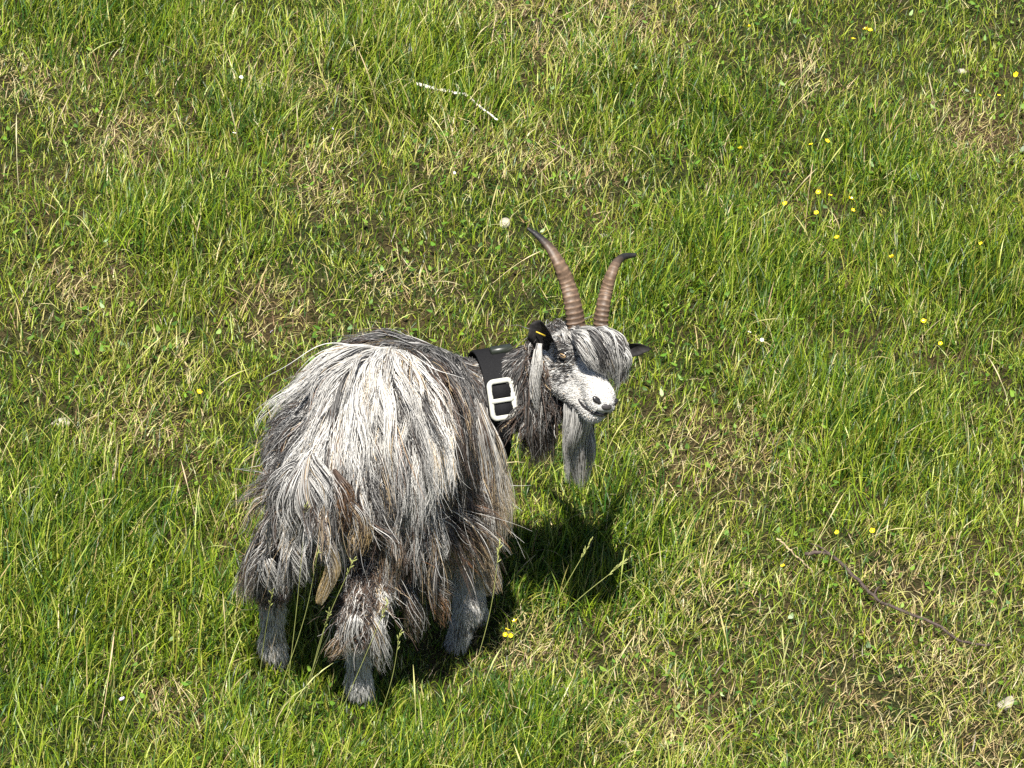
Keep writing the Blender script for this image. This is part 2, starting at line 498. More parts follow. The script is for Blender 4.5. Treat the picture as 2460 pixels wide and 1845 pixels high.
def sdf(P, region=False):
    P = np.asarray(P, np.float32)
    best = np.full(P.shape[:-1], 9.0, np.float32)
    reg = np.zeros(P.shape[:-1], np.int8)
    body = None
    for nm, a, b, ra, rb in PRIMS:
        d = round_cone(P, a, b, ra, rb)
        if region:
            m = d < best; best[m] = d[m]; reg[m] = REG[nm]
        kk = 0.045 if nm in ("trunk", "rump", "thigh", "neck") else 0.02
        body = d if body is None else smin(body, d, kk)
    head = None
    for nm, a, b, ra, rb in HEADP:
        d = round_cone(P, a, b, ra, rb)
        if region:
            m = d < best; best[m] = d[m]; reg[m] = REG[nm]
        head = d if head is None else smin(head, d, 0.022)
    for a, b, r in CARVE:
        d = -round_cone(P, a, b, r, r)
        head = -smin(-head, -d, 0.006)
    out = smin(body, head, 0.03)
    return (out, reg) if region else out

def grad(P, e=0.003):
    P = np.asarray(P, np.float32)
    g = np.stack([sdf(P + np.array(v, np.float32) * e) - sdf(P - np.array(v, np.float32) * e) for v in ((1, 0, 0), (0, 1, 0), (0, 0, 1))], -1)
    return nrm(g)

def surface_nets(lo, hi, h):
    lo = np.array(lo); hi = np.array(hi)
    n = (np.ceil((hi - lo) / h / 4).astype(int)) * 4 + 1
    ax = [lo[i] + h * np.arange(n[i]) for i in range(3)]
    cg = np.stack(np.meshgrid(*[a[2::4] for a in ax], indexing='ij'), -1)
    cm = np.abs(sdf(cg)) < 5.5 * h
    full = np.full(tuple(n), 1.0, np.float32)
    m = np.repeat(np.repeat(np.repeat(cm, 4, 0), 4, 1), 4, 2)
    mm = np.zeros(tuple(n), bool)
    s = [min(m.shape[i], n[i]) for i in range(3)]
    mm[:s[0], :s[1], :s[2]] = m[:s[0], :s[1], :s[2]]
    # inside / outside sign for the blocks that were skipped
    sg = np.repeat(np.repeat(np.repeat(np.sign(sdf(cg)), 4, 0), 4, 1), 4, 2)
    full[:s[0], :s[1], :s[2]] = sg[:s[0], :s[1], :s[2]]
    I = np.argwhere(mm)
    full[mm] = sdf(lo + I * h)
    neg = full < 0
    corners = [(i, j, k) for i in (0, 1) for j in (0, 1) for k in (0, 1)]
    cnt = sum(neg[i:n[0] - 1 + i, j:n[1] - 1 + j, k:n[2] - 1 + k].astype(np.int8) for i, j, k in corners)
    cells = np.argwhere((cnt > 0) & (cnt < 8))
    vid = np.full(tuple(n - 1), -1, np.int32)
    vid[tuple(cells.T)] = np.arange(len(cells))
    acc = np.zeros((len(cells), 3)); num = np.zeros(len(cells))
    for a in range(8):
        for b in range(a + 1, 8):
            ca, cb = np.array(corners[a]), np.array(corners[b])
            if np.abs(ca - cb).sum() != 1:
                continue
            va = full[tuple((cells + ca).T)]; vb = full[tuple((cells + cb).T)]
            x = (va < 0) != (vb < 0)
            t = np.where(x, va / np.where(x, va - vb, 1), 0)
            acc[x] += (ca + t[:, None] * (cb - ca))[x]
            num[x] += 1
    V = lo + h * (cells + acc / num[:, None])
    Q = []
    for d in range(3):
        e = np.zeros(3, int); e[d] = 1
        u, w = (d + 1) % 3, (d + 2) % 3
        A = neg; B = np.roll(neg, -1, d)
        E = A != B
        idx = np.argwhere(E)
        ok = (idx[:, d] < n[d] - 1) & (idx[:, u] > 0) & (idx[:, w] > 0) & (idx[:, u] < n[u] - 1) & (idx[:, w] < n[w] - 1)
        idx = idx[ok]
        eu = np.zeros(3, int); eu[u] = 1
        ew = np.zeros(3, int); ew[w] = 1
        q = np.stack([vid[tuple((idx - eu - ew).T)], vid[tuple((idx - ew).T)], vid[tuple(idx.T)], vid[tuple((idx - eu).T)]], -1)
        flip = neg[tuple(idx.T)] == False
        q[flip] = q[flip][:, ::-1]
        Q.append(q)
    Q = np.vstack(Q)
    return V, Q[(Q >= 0).all(1)]

EYES = {}
def skin(f, r, u, d, depth):
    """from a point inside the head walk along d to just under the surface"""
    p = H(f, r, u); d = nrm(d)
    for _ in range(300):
        if float(sdf(p[None])[0]) > -depth:
            break
        p = p + d * .0005
    return p
for sg in (1, -1):
    o_ = nrm(HR * sg * .9 + HF * .42 + HU * .05)
    p_ = H(.002, .030 * sg, .008)
    for _ in range(200):
        if float(sdf(p_[None])[0]) > -.0022:
            break
        p_ = p_ + o_ * .0005
    EYES[sg] = p_
BV, BQ = surface_nets((-.64, -.44, -.16), (.34, .44, .80), .005)
_, BREG = sdf(BV, region=True)

# hair colours (linear)
WHITE = np.array((.66, .64, .60)); SILVER = np.array((.36, .35, .34)); GREY = np.array((.13, .125, .12))
BLACK = np.array((.020, .019, .019)); BROWN = np.array((.085, .058, .044)); TAN = np.array((.56, .42, .25)); RUST = np.array((.30, .135, .055))

def head_local(P):
    d = np.asarray(P) - HEAD_O
    return d @ HF / HS, d @ HR / HS, d @ HU / HS

def face_white(P):
    """how white the short face coat is, 0..1: blaze and cheek pale, eye patch, ear stripe and jaw dark"""
    f, r, u = head_local(P)
    w = np.full(len(f), 0.8)
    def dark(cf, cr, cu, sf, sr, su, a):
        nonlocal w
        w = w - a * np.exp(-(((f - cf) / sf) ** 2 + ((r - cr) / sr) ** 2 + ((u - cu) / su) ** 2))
    de = np.minimum(np.linalg.norm(P - (EYES[1] + HF * .004 - HU * .003), axis=1), np.linalg.norm(P - EYES[-1], axis=1))
    w = w - .95 * np.exp(-(de / .030) ** 2)            # round the eye
    dark(-.066, .060, -.03, .017, .08, .090, 1.1)      # ear's shadow, painted into the coat as a dark stripe
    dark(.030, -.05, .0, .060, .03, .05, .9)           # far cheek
    dark(-.03, .02, .065, .06, .06, .03, .55)          # forehead mixed
    dark(.055, .03, -.098, .05, .04, .018, .6)         # lower jaw, grey
    dark(.02, .05, -.055, .035, .03, .025, .42)
    w = w + .5 * np.exp(-(((f - .09) / .06) ** 2 + (r / .03) ** 2)) * (u > -.06)
    return np.clip((w - .5) * 1.9 + .56, 0, 1)

body_col = np.empty((len(BV), 3))
body_col[:] = (.045, .040, .037)
body_col[BREG == 4] = (.42, .40, .37)
body_col[BREG == 3] = (.28, .265, .245)
hm = BREG == 6
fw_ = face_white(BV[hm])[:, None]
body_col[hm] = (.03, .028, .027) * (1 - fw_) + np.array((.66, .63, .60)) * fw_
goat = empty("goat", (-.25, .0, .0))
GO = np.array((-.25, .0, .0))
M_SKIN = None
def mat_tint(name, rough=.8, spec=.15):
    m, nt, b = mat_new(name)
    a = nt.nodes.new("ShaderNodeAttribute"); a.attribute_name = "tint"
    n = nt.nodes.new("ShaderNodeTexNoise"); n.inputs["Scale"].default_value = 220.0
    mx = nt.nodes.new("ShaderNodeMixRGB"); mx.blend_type = 'MULTIPLY'; mx.inputs[0].default_value = .6
    nt.links.new(a.outputs["Color"], mx.inputs[1]); nt.links.new(n.outputs["Fac"], mx.inputs[2])
    nt.links.new(mx.outputs[0], b.inputs["Base Color"])
    b.inputs["Roughness"].default_value = rough; b.inputs["Specular IOR Level"].default_value = spec
    return m
M_SKIN = mat_tint("skin_and_undercoat")
body = link_mesh("body", mesh_quads("body", BV - GO, BQ, body_col), M_SKIN, goat)
tag(goat, "long-haired grey and white goat with curved brown horns looking back over its shoulder", "goat")

# ------------------------------------------------------------------ hair tools
def hair_object(name, pts, rad, col, parent, origin, mat=M_HAIR):
    """pts (n,k,3), rad (n,k), col (n,k,3)"""
    n, kk, _ = pts.shape
    cu = bpy.data.hair_curves.new(name)
    cu.add_curves([kk] * n)
    cu.attributes["position"].data.foreach_set("vector", np.ascontiguousarray(pts - origin, np.float32).ravel())
    ra = cu.attributes.get("radius") or cu.attributes.new("radius", 'FLOAT', 'POINT')
    ra.data.foreach_set("value", np.ascontiguousarray(rad, np.float32).ravel())
    ca = cu.attributes.new("tint", 'FLOAT_COLOR', 'POINT')
    c = np.ones((n, kk, 4), np.float32); c[..., :3] = col
    ca.data.foreach_set("color", c.ravel())
    cu.materials.append(mat)
    o = bpy.data.objects.new(name, cu)
    COL.objects.link(o)
    o.parent = parent
    return o

def sample_surface(n, mask):
    """area-weighted points on body quads whose first vertex passes mask"""
    q = BQ[mask[BQ[:, 0]]]
    a, b, c, d = (BV[q[:, i]] for i in range(4))
    area = np.linalg.norm(np.cross(c - a, d - b), axis=1)
    i = rng.choice(len(q), n, p=area / area.sum())
    u, v = rng.random((n, 1)), rng.random((n, 1))
    return (a[i] * (1 - u) + b[i] * u) * (1 - v) + (d[i] * (1 - u) + c[i] * u) * v

def comb(root, normal, start, length, K, grav, margin, flow=None, curl=0.0):
    """grow guide strands that slide over the body and hang"""
    n = len(root)
    P = np.empty((n, K, 3)); G = np.empty((n, K, 3))
    p = root + normal * 0.001
    d = nrm(start)
    P[:, 0] = root - normal * 0.002; G[:, 0] = normal
    step = (length / (K - 1))[:, None]
    ph = rng.random((n, 3)) * 6.28
    fr = .8 + 2.0 * rng.random((n, 1))
    for s in range(1, K):
        t = s / (K - 1)
        wig = curl * np.sin(ph + fr * 6.28 * t * np.array([1.0, 1.1, .6]))
        d = nrm(d + (grav * (1 + 1.2 * t))[:, None] * np.array([0, 0, -1.0]) + wig)
        if flow is not None:
            d = nrm(d + flow * (1 - t) * 0.5)
        q = p + d * step
        dist = sdf(q)
        g = grad(q)
        mg = margin * min(1.0, 0.15 + t * 1.6)
        push = np.maximum(0, mg - dist)[:, None]
        q = q + g * push
        d = nrm(q - p)
        P[:, s] = q; G[:, s] = g; p = q
    return P, G

def strand_children(guides, G, groot, croots, clump=0.75, fuzz=0.006, lenvar=0.3, nearest=3):
    """children follow the nearest guide and gather towards its tip"""
    kd = kdtree.KDTree(len(groot))
    for i, r in enumerate(groot):
        kd.insert(r, i)
    kd.balance()
    idx = np.empty(len(croots), int)
    for i, r in enumerate(croots):
        f = kd.find_n(r, nearest)
        idx[i] = f[min(len(f) - 1, int(random.random() ** 2 * len(f)))][1]
    n, K = len(croots), guides.shape[1]
    t = np.linspace(0, 1, K)[None, :, None]
    off = (croots - groot[idx])[:, None, :]
    base = guides[idx]
    Lf = 1 - lenvar * rng.random((n, 1))
    # cut each strand at its own length
    tt = np.linspace(0, 1, K)[None, :] * Lf * (K - 1)
    i0 = np.clip(tt.astype(int), 0, K - 2)
    fr = (tt - i0)[..., None]
    ar = np.arange(n)[:, None]
    path = base[ar, i0] * (1 - fr) + base[ar, i0 + 1] * fr
    gg = G[idx][ar, i0]
    ph = rng.random((n, 1, 3)) * 6.28
    fq = 0.6 + 1.6 * rng.random((n, 1, 1))
    nz = fuzz * (np.sin(ph + fq * 6.28 * t) - np.sin(ph)) * t ** 0.7
    stray = (rng.random((n, 1, 1)) < 0.06) * rng.normal(0, 1, (n, 1, 3)) * 0.03 * t ** 1.5
    P = path + off * (1 - clump * t ** 0.6) + nz + stray
    sdv = sdf(P)
    P = P + gg * np.maximum(0, 0.0012 - sdv)[..., None]
    return P, idx

def radii_for(n, K, r0, r1, thin=0.25):
    t = np.linspace(0, 1, K)[None, :]
    return (r0 + (r1 - r0) * rng.random((n, 1))) * np.where(t < 0.55, 1.0, 1.0 - (1 - thin) * (t - 0.55) / 0.45)

def mix_classes(w, brown):
    """per-strand colour from a whiteness 0..1 and a brownness 0..1"""
    n = len(w)
    u = rng.random(n)
    c = np.empty((n, 3))
    white = u < w
    mid = (~white) & (u < w + (1 - w) * 0.5)
    c[:] = BLACK * (0.8 + 1.4 * rng.random((n, 1)))
    c[mid] = GREY * (0.6 + 1.0 * rng.random((mid.sum(), 1)))
    v = rng.random((white.sum(), 1)) ** 0.7
    c[white] = SILVER * (1 - v) + WHITE * v
    bm = (~white) & (rng.random(n) < brown)
    c[bm] = BROWN * (0.6 + 0.9 * rng.random((bm.sum(), 1)))
    tm = white & (rng.random(n) < 0.35 * brown)
    c[tm] = TAN * (0.6 + 0.5 * rng.random((tm.sum(), 1)))
    return c

def coat_mix(root):
    """whiteness and brownness of the long coat where a strand starts"""
    rel = root - np.array((-.40, -.26, 0))
    s = rel @ HEADING                       # along the body, tail 0 .. chest .6
    side = (root - np.array((-.25, .035, 0))) @ RIGHT
    spine = .63 - .30 * np.clip(s - .1, 0, 1)      # height of the trunk axis along the body
    up = root[:, 2] - spine
    w = .24 + .50 * np.clip((up + .01) / .10, 0, 1)
    w = w - .95 * np.clip((s - .31) / .08, 0, 1) * np.clip((up - .0) / .05, 0, 1)       # black over the withers
    w = w + .62 * np.clip((s - .40) / .08, 0, 1) * np.clip((.03 - up) / .06, 0, 1)       # pale shoulder fringe
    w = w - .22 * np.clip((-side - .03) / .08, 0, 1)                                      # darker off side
    w = w + .25 * np.exp(-((s - .05) / .07) ** 2 - (side / .06) ** 2)                     # pale round the tail head
    br = (.10 + .45 * np.clip((-.02 - up) / .12, 0, 1) + .3 * np.exp(-((s - .36) / .08) ** 2)) * np.clip(1.4 - np.clip((s - .40) / .08, 0, 1), .25, 1)
    st = vnoise(root[:, 0] * 38 + root[:, 1] * 21, root[:, 2] * 30 + root[:, 1] * 30, 41)
    st2 = vnoise(root[:, 0] * 14 + root[:, 1] * 9, root[:, 2] * 12, 43)
    w = w + .9 * (st - .5) + .45 * (st2 - .5)
    return np.clip(w, .03, .95), np.clip(br, 0, .9), s, side, up

# ------------------------------------------------------------------ long coat
def long_coat():
    m = (BREG == 0) | (BREG == 1) | (BREG == 2)
    ng = 3000
    gr = sample_surface(ng, m)
    _, rg = sdf(gr, region=True)
    gn = grad(gr)
    w, br, s, side, up = coat_mix(gr)
    lat = RIGHT * np.tanh(side / .03)[:, None]
    top = np.exp(-(side / .06) ** 2) * np.clip((up + .02) / .08, 0, 1)
    flow = lat * np.clip(1.2 - np.abs(side) * 6, .2, 1)[:, None] * .8 + np.array([0, 0, -1.0]) * .8 - HEADING * (np.clip((.22 - s) / .15, 0, 1) * .7 + .08 + 1.0 * top)[:, None]
    flow = nrm(flow - (flow * gn).sum(1, keepdims=True) * gn)
    sw = (vnoise(gr[:, 0] * 11 + gr[:, 1] * 7, gr[:, 2] * 11, 77) - .5) * 1.5 + (vnoise(gr[:, 0] * 30, gr[:, 2] * 26 + gr[:, 1] * 20, 78) - .5) * .7
    sw = sw * np.clip(1.25 - np.clip((s - .30) / .12, 0, 1), .35, 1) * np.clip(.45 + s * 4, .45, 1)
    flow = nrm(flow * np.cos(sw)[:, None] + np.cross(gn, flow) * np.sin(sw)[:, None])
    start = gn * 0.16 + flow + rng.normal(0, .13, (ng, 3))
    L = np.where(rg == 0, .20 + .12 * rng.random(ng), np.where(rg == 1, .14 + .10 * rng.random(ng), .07 + .08 * rng.random(ng)))
    L = L * np.where((side < -.04), .75, 1.0)
    L = L * np.where((gr[:, 2] < .40) & (rg == 2), .55, 1.0) * np.where((gr[:, 2] < .38) & (s > .36) & (rg == 0) & (side > .02), .45, 1.0)
    K = 14
    marg = .002 + .018 * rng.random(ng) ** 2
    rough = np.where(rg == 0, .09 + .10 * rng.random(ng), np.where(rg == 1, .14 + .12 * rng.random(ng), .26))
    G_, N_ = comb(gr, gn, start, L, K, .14 + .1 * rng.random(ng), marg, flow=flow * 0.9, curl=rough[:, None])
    nc = 92000
    cr = sample_surface(nc, m)
    P, idx = strand_children(G_, N_, gr, cr, .68, .0048, .35)
    gw = np.clip(w + rng.normal(0, .10, ng), .02, .97)
    cw = .4 * gw[idx] + .6 * (gw[idx] > .5)
    c = mix_classes(np.clip(cw, .06, .94), br[idx])
    c = c * (.75 + .5 * rng.random((ng, 1)))[idx]
    col = np.repeat(c[:, None, :], K, 1)
    t = np.linspace(0, 1, K)[None, :, None]
    # sun-bleached, stained tips low on the fringe
    low = np.clip((.36 - P[:, -1, 2]) / .2, 0, 1)
    gt = rng.random(ng)[idx]
    tipm = (.6 * gt + .4 * rng.random(nc) < .14 + .26 * low * (s[idx] > .35) + .14 * low)[:, None, None]
    tipc = np.where((rng.random(ng) < .35)[idx][:, None], RUST, TAN)[:, None, :]
    k_ = tipm * np.clip((t - .45) / .4, 0, 1) * .8
    col = col * (1 - k_) + tipc * k_
    # nothing over the collar
    hit = ((P[:, :, 0] > -.070) & (P[:, :, 2] > .385)).any(1) | (((cr[:, 0] > -.10) & (cr[:, 2] > .52)))
    P, col = P[~hit], col[~hit]
    hair_object("coat", P, radii_for(len(P), K, .00035, .00080), col, goat, GO)

long_coat()

def short_coat():
    # legs
    m = (BREG == 3) | (BREG == 4)
    n = 14000
    r = sample_surface(n, m)
    _, rg = sdf(r, region=True)
    g = grad(r)
    L = np.where(rg == 3, .012 + .014 * rng.random(n), .010 + .010 * rng.random(n))
    P, _ = comb(r, g, g * .5 + np.array([0, 0, -1.0]) + rng.normal(0, .25, (n, 3)), L, 5, np.full(n, .2), np.full(n, .004))
    w = np.where(rg == 4, .95, .78)
    w = w + np.where((rg == 3), .7 * np.clip((g @ RIGHT - .35) * 2, 0, 1), 0)
    w = np.clip(w + .8 * (vnoise(r[:, 0] * 60, r[:, 2] * 45, 3) - .5), .02, .98)
    c = mix_classes(w, np.full(n, .2))
    hair_object("leg_fur", P, radii_for(n, 5, .00035, .0006), np.repeat(c[:, None, :], 5, 1), goat, GO)
    # face
    m = BREG == 6
    n = 26000
    r = sample_surface(n, m)
    g = grad(r)
    f, rr, u = head_local(r)
    keep = ~((f > .118) & (u < -.050) & (u > -.090) & (np.abs(rr) < .020)) & ~((f > .08) & (np.abs(u + .079 - .12 * np.clip(.12 - f, 0, 1)) < .004))
    for ec in EYES.values():
        keep &= np.linalg.norm(r - ec, axis=1) > .0135
    r, g, f, rr, u = r[keep], g[keep], f[keep], rr[keep], u[keep]
    n = len(r)
    back = -HF * .8 - HU * .35
    st = back - (g @ back)[:, None] * g
    L = (.005 + .006 * rng.random(n)) * np.clip(1.3 - f * 7, .35, 2.0)
    P, _ = comb(r, g, g * .10 + nrm(st) + rng.normal(0, .12, (n, 3)), L, 4, np.full(n, .05), np.full(n, .0010))
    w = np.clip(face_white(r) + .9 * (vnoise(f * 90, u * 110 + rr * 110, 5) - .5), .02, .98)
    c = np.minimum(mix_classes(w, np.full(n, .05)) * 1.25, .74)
    hair_object("face_fur", P, radii_for(n, 4, .00030, .00050), np.repeat(c[:, None, :], 4, 1), goat, GO)
    # neck
    m = BREG == 5
    ng, nc = 420, 8500
    m = m & (BV[:, 0] > .028)
    gr = sample_surface(ng, m)
    gn = grad(gr)
    x = gr[:, 0]
    L = .055 + .05 * rng.random(ng)
    tang = np.array([0, 0, -1.0]) - (gn @ np.array([0, 0, -1.0]))[:, None] * gn
    side_ = np.array([.30, -.8, -.3])
    fl_ = side_ - (gn @ side_)[:, None] * gn
    st = gn * .2 + nrm(fl_) + rng.normal(0, .12, (ng, 3))
    G_, N_ = comb(gr, gn, st, L, 10, np.full(ng, .2), .002 + .006 * rng.random(ng), flow=nrm(fl_) * .8 + np.array([.15, 0, 0]), curl=.05)
    cr = sample_surface(nc, m)
    P, idx = strand_children(G_, N_, gr, cr, .6, .005, .35)
    throat = np.clip((cr[:, 0] - .068) / .012, 0, 1)
    low = np.clip((.43 - cr[:, 2]) / .05, 0, 1)
    c = mix_classes(np.clip(.05 + .9 * np.maximum(throat * low, .15 * low), 0, .97), np.full(nc, .35))
    m2 = (BV[:, 0] > -.125) & (BV[:, 0] < .032) & (BV[:, 2] > .37) & ((BREG == 0) | (BREG == 5))
    n2 = 9000
    r2 = sample_surface(n2, m2)
    g2 = grad(r2)
    t2 = np.array([-.25, 0, -1.0]) - (g2 @ np.array([-.25, 0, -1.0]))[:, None] * g2
    L2 = np.where(r2[:, 0] < -.07, .05 + .04 * rng.random(n2), .02 + .015 * rng.random(n2))
    P2, _ = comb(r2, g2, g2 * .15 + nrm(t2) + rng.normal(0, .14, (n2, 3)), L2, 10, np.full(n2, .12), .001 + .004 * rng.random(n2))
    c2 = mix_classes(np.clip(.06 + .5 * np.clip((.46 - r2[:, 2]) / .06, 0, 1), 0, 1), np.full(n2, .1))
    P = np.concatenate([P, P2]); c = np.concatenate([c, c2]); nc = len(P)
    hair_object("neck_fur", P, radii_for(nc, 10, .0005, .0009), np.repeat(c[:, None, :], 10, 1), goat, GO)

short_coat()

# ------------------------------------------------------------------ separate locks
def lock(points, r, n, w, brown=.1, K=12, tip=None, tipfrom=.5, curl=.004, ragged=.4, cols=None, tipfrac=1.0):
    """a bundle of strands along a spline; r = list of bundle radii along it"""
    C = catmull(points, K)
    R = np.interp(np.linspace(0, 1, K), np.linspace(0, 1, len(r)), r)
    T = nrm(np.gradient(C, axis=0))
    A = nrm(np.cross(T, np.array([.3, .9, .2])))
    B = np.cross(T, A)
    a = rng.random((n, 1)) * 6.28
    q = np.sqrt(rng.random((n, 1)))
    t = np.linspace(0, 1, K)[None, :]
    ph = rng.random((n, 1)) * 6.28
    da = q * np.cos(a) * R[None] + curl * np.sin(ph + t * 7) * t
    db = q * np.sin(a) * R[None] + curl * np.cos(1.3 * ph + t * 6) * t
    P = C[None] + da[..., None] * A[None] + db[..., None] * B[None]
    # uneven ends
    Lf = 1 - ragged * rng.random((n, 1)) ** 1.3
    tt = t * Lf * (K - 1)
    i0 = np.clip(tt.astype(int), 0, K - 2)
    fr = (tt - i0)[..., None]
    ar = np.arange(n)[:, None]
    P = P[ar, i0] * (1 - fr) + P[ar, i0 + 1] * fr
    c = mix_classes(np.full(n, w), np.full(n, brown)) if cols is None else cols[rng.choice(len(cols), n)] * (.7 + .5 * rng.random((n, 1)))
    col = np.repeat(c[:, None, :], K, 1)
    if tip is not None:
        k_ = np.clip((np.linspace(0, 1, K) - tipfrom) / .2, 0, 1)[None, :, None] * .85 * (rng.random((n, 1, 1)) < tipfrac)
        col = col * (1 - k_) + (np.array(tip) * (.65 + .5 * rng.random((n, 1, 1)))) * k_
    return P, radii_for(n, K, .00032, .00065), col

def lock_object(name, locks, label=None):
    P = np.concatenate([l[0] for l in locks]); R = np.concatenate([l[1] for l in locks]); C = np.concatenate([l[2] for l in locks])
    o = hair_object(name, P, R, C, goat, GO)
    if label: o["label"] = label
    return o

# beard
bl = []
chin = H(.085, .0, -.098)
for i in range(15):
    q = (i - 7) / 7.0
    a = H(.030 + .050 * random.random(), .022 * q, -.094)
    end = np.array((0.134, 0.120, 0.290)) + np.array([.016 * q * -1 + random.uniform(-.01, .012), random.uniform(-.02, .02), random.uniform(-.01, .05) + .03 * abs(q)])
    mid = (a + end) / 2 + np.array([-.012 * q, -.008, .0]) + np.random.default_rng(i).normal(0, .006, 3)
    bl.append(lock([a, a + np.array([0, -.004, -.03]), mid, end], [.012, .014, .010, .002], 190,   .9 if q > -.3 else .6, .03, curl=.004, ragged=.5))  # whiter strands on the lit side, darker mix painting the shaded side
lock_object("beard", bl, "long grey and white beard hanging from the chin")

# forelock: sweeps from between the horns over the off-side eye
fl = []
FA = np.array([(0.123, 0.150, 0.669), (0.147, 0.150, 0.679), (0.169, 0.145, 0.677), (0.195, 0.150, 0.674)])
FM = np.array([(0.133, 0.100, 0.674), (0.168, 0.090, 0.694), (0.199, 0.090, 0.694), (0.224, 0.110, 0.668)])
FN = np.array([(0.150, 0.075, 0.665), (0.180, 0.065, 0.671), (0.208, 0.070, 0.663), (0.236, 0.100, 0.631)])
FE = np.array([(0.168, 0.070, 0.632), (0.191, 0.065, 0.615), (0.214, 0.075, 0.583), (0.232, 0.100, 0.573)])
for i in range(46):
    q = random.random() * 2.999
    j, fq = int(q), q - int(q)
    q2 = min(2.999, max(0, q + random.uniform(-.5, .35)))
    j2, fq2 = int(q2), q2 - int(q2)
    lp = lambda A, j, f: A[j] * (1 - f) + A[j + 1] * f + np.array([random.uniform(-1, 1) for _ in range(3)]) * .006
    a = lp(FA, j2, fq2)
    lift = random.uniform(-.3, 1.0) * .012
    short = random.uniform(.55, 1.0)
    e1, e2 = lp(FN, j, fq), lp(FE, j, fq)
    e2 = e1 + (e2 - e1) * short
    m1 = lp(FM, j, fq) + np.array([0, -.3, .9]) * lift
    fl.append(lock([a, m1, e1, e2], [.005, .008, .007, .003], 120, random.choice((.94, .85, .6, .3, .06)), .02, curl=.005, ragged=.55))
for i in range(16):      # loose wisps hanging on the off side, and short tufts round the horn bases
    if i < 7:
        j = random.random()
        a = FM[2] * (1 - j) + FM[3] * j
        e1 = FN[3] + np.array([random.uniform(-.03, .006), random.uniform(-.02, .01), random.uniform(-.01, .02)])
        e2 = np.array((0.225, 0.090, 0.559)) + np.array([random.uniform(-.02, .012), random.uniform(-.02, .02), random.uniform(-.012, .03)])
        fl.append(lock([a, e1, e2], [.008, .008, .004], 60, random.choice((.8, .3)), .02, curl=.006, ragged=.5))
    else:
        a = np.array((0.134, 0.160, 0.663)) + np.array([random.uniform(-.02, .06), random.uniform(-.01, .01), 0])
        fl.append(lock([a, a + np.array([random.uniform(-.01, .01), -.015, .012]), a + np.array([random.uniform(-.02, .02), -.045, .002])], [.007, .008, .004], 70, .85, .0, curl=.004, ragged=.5))
lock_object("forelock", fl, "long grey and white forelock falling over the far eye")

# mane behind the ear and over the collar
ml = []
for i in range(34):
    x = .030 + .040 * random.random()
    yy = .245 - .03 * random.random()
    a = np.array([x, yy, .538 + .6 * x])
    dl = .12 + .09 * random.random()
    m1 = a + np.array([random.uniform(.0, .014), -.055 - .015 * random.random(), -.03])
    m2 = m1 + np.array([random.uniform(-.004, .012), -.02, -dl * .5])
    end = m2 + np.array([random.uniform(-.01, .015), .005, -dl * .5])
    ml.append(lock([a, m1, m2, end], [.007, .011, .011, .003], 130, .06, .25, tip=(.17, .075, .045) if random.random() < .25 else None, tipfrom=.65, curl=.003))
lock_object("mane", ml, "black mane hair hanging over the neck")

# throat tufts
tl = []
for (x0, y0, x1, y1, ww) in ((1295, 930, 1262, 1040, .95), (1300, 945, 1275, 1050, .95), (1290, 900, 1290, 1000, .97), (1305, 960, 1300, 1040, .9), (1280, 960, 1255, 1045, .85), (1320, 975, 1310, 1020, .9)):
    pass
TH = [((0.052, 0.160, 0.546), (0.035, 0.150, 0.485), (0.028, 0.160, 0.411)), ((0.061, 0.160, 0.525), (0.048, 0.150, 0.475), (0.037, 0.160, 0.395)), ((0.050, 0.135, 0.577), (0.050, 0.125, 0.532), (0.058, 0.135, 0.474)),
      ((0.066, 0.165, 0.496), (0.061, 0.155, 0.461), (0.061, 0.160, 0.427)), ((0.046, 0.170, 0.503), (0.028, 0.160, 0.458), (0.009, 0.170, 0.410)), ((0.052, 0.135, 0.638), (0.047, 0.120, 0.586), (0.049, 0.120, 0.525)), ((0.057, 0.140, 0.650), (0.052, 0.122, 0.605), (0.050, 0.120, 0.545))]
for q in TH:
    tl.append(lock(q, [.006, .009, .005], 110, .93, .05, curl=.006, ragged=.6))
lock_object("throat_tuft", tl, "white hair hanging from the throat")

# tail and rump locks
tails = [lock([(-0.407, -0.260, 0.631), (-0.419, -0.320, 0.605), (-0.414, -0.340, 0.569), (-0.391, -0.350, 0.516), (-0.365, -0.360, 0.467), (-0.360, -0.360, 0.421), (-0.379, -0.360, 0.371), (-0.391, -0.360, 0.340)], [.012, .019, .020, .018, .011, .013, .009, .002], 520, .5, .15, K=18, tip=(.62, .45, .20), tipfrom=.62, curl=.006, ragged=.3, tipfrac=.75),
         lock([(-0.411, -0.260, 0.626), (-0.434, -0.320, 0.600), (-0.441, -0.330, 0.562), (-0.438, -0.330, 0.522), (-0.448, -0.330, 0.462)], [.016, .024, .026, .024, .012], 330, .55, .05, K=18, curl=.014, ragged=.6),
         lock([(-0.400, -0.260, 0.626), (-0.380, -0.320, 0.605), (-0.372, -0.340, 0.559), (-0.380, -0.340, 0.489)], [.016, .022, .022, .012], 240, .5, .1, K=18, curl=.012, ragged=.6),
         lock([(-0.417, -0.260, 0.621), (-0.445, -0.300, 0.607), (-0.471, -0.300, 0.567), (-0.482, -0.300, 0.482)], [.014, .024, .024, .014], 300, .4, .05, K=18, curl=.012, ragged=.6)]
lock_object("tail", tails, "shaggy tail with a yellowed tip")

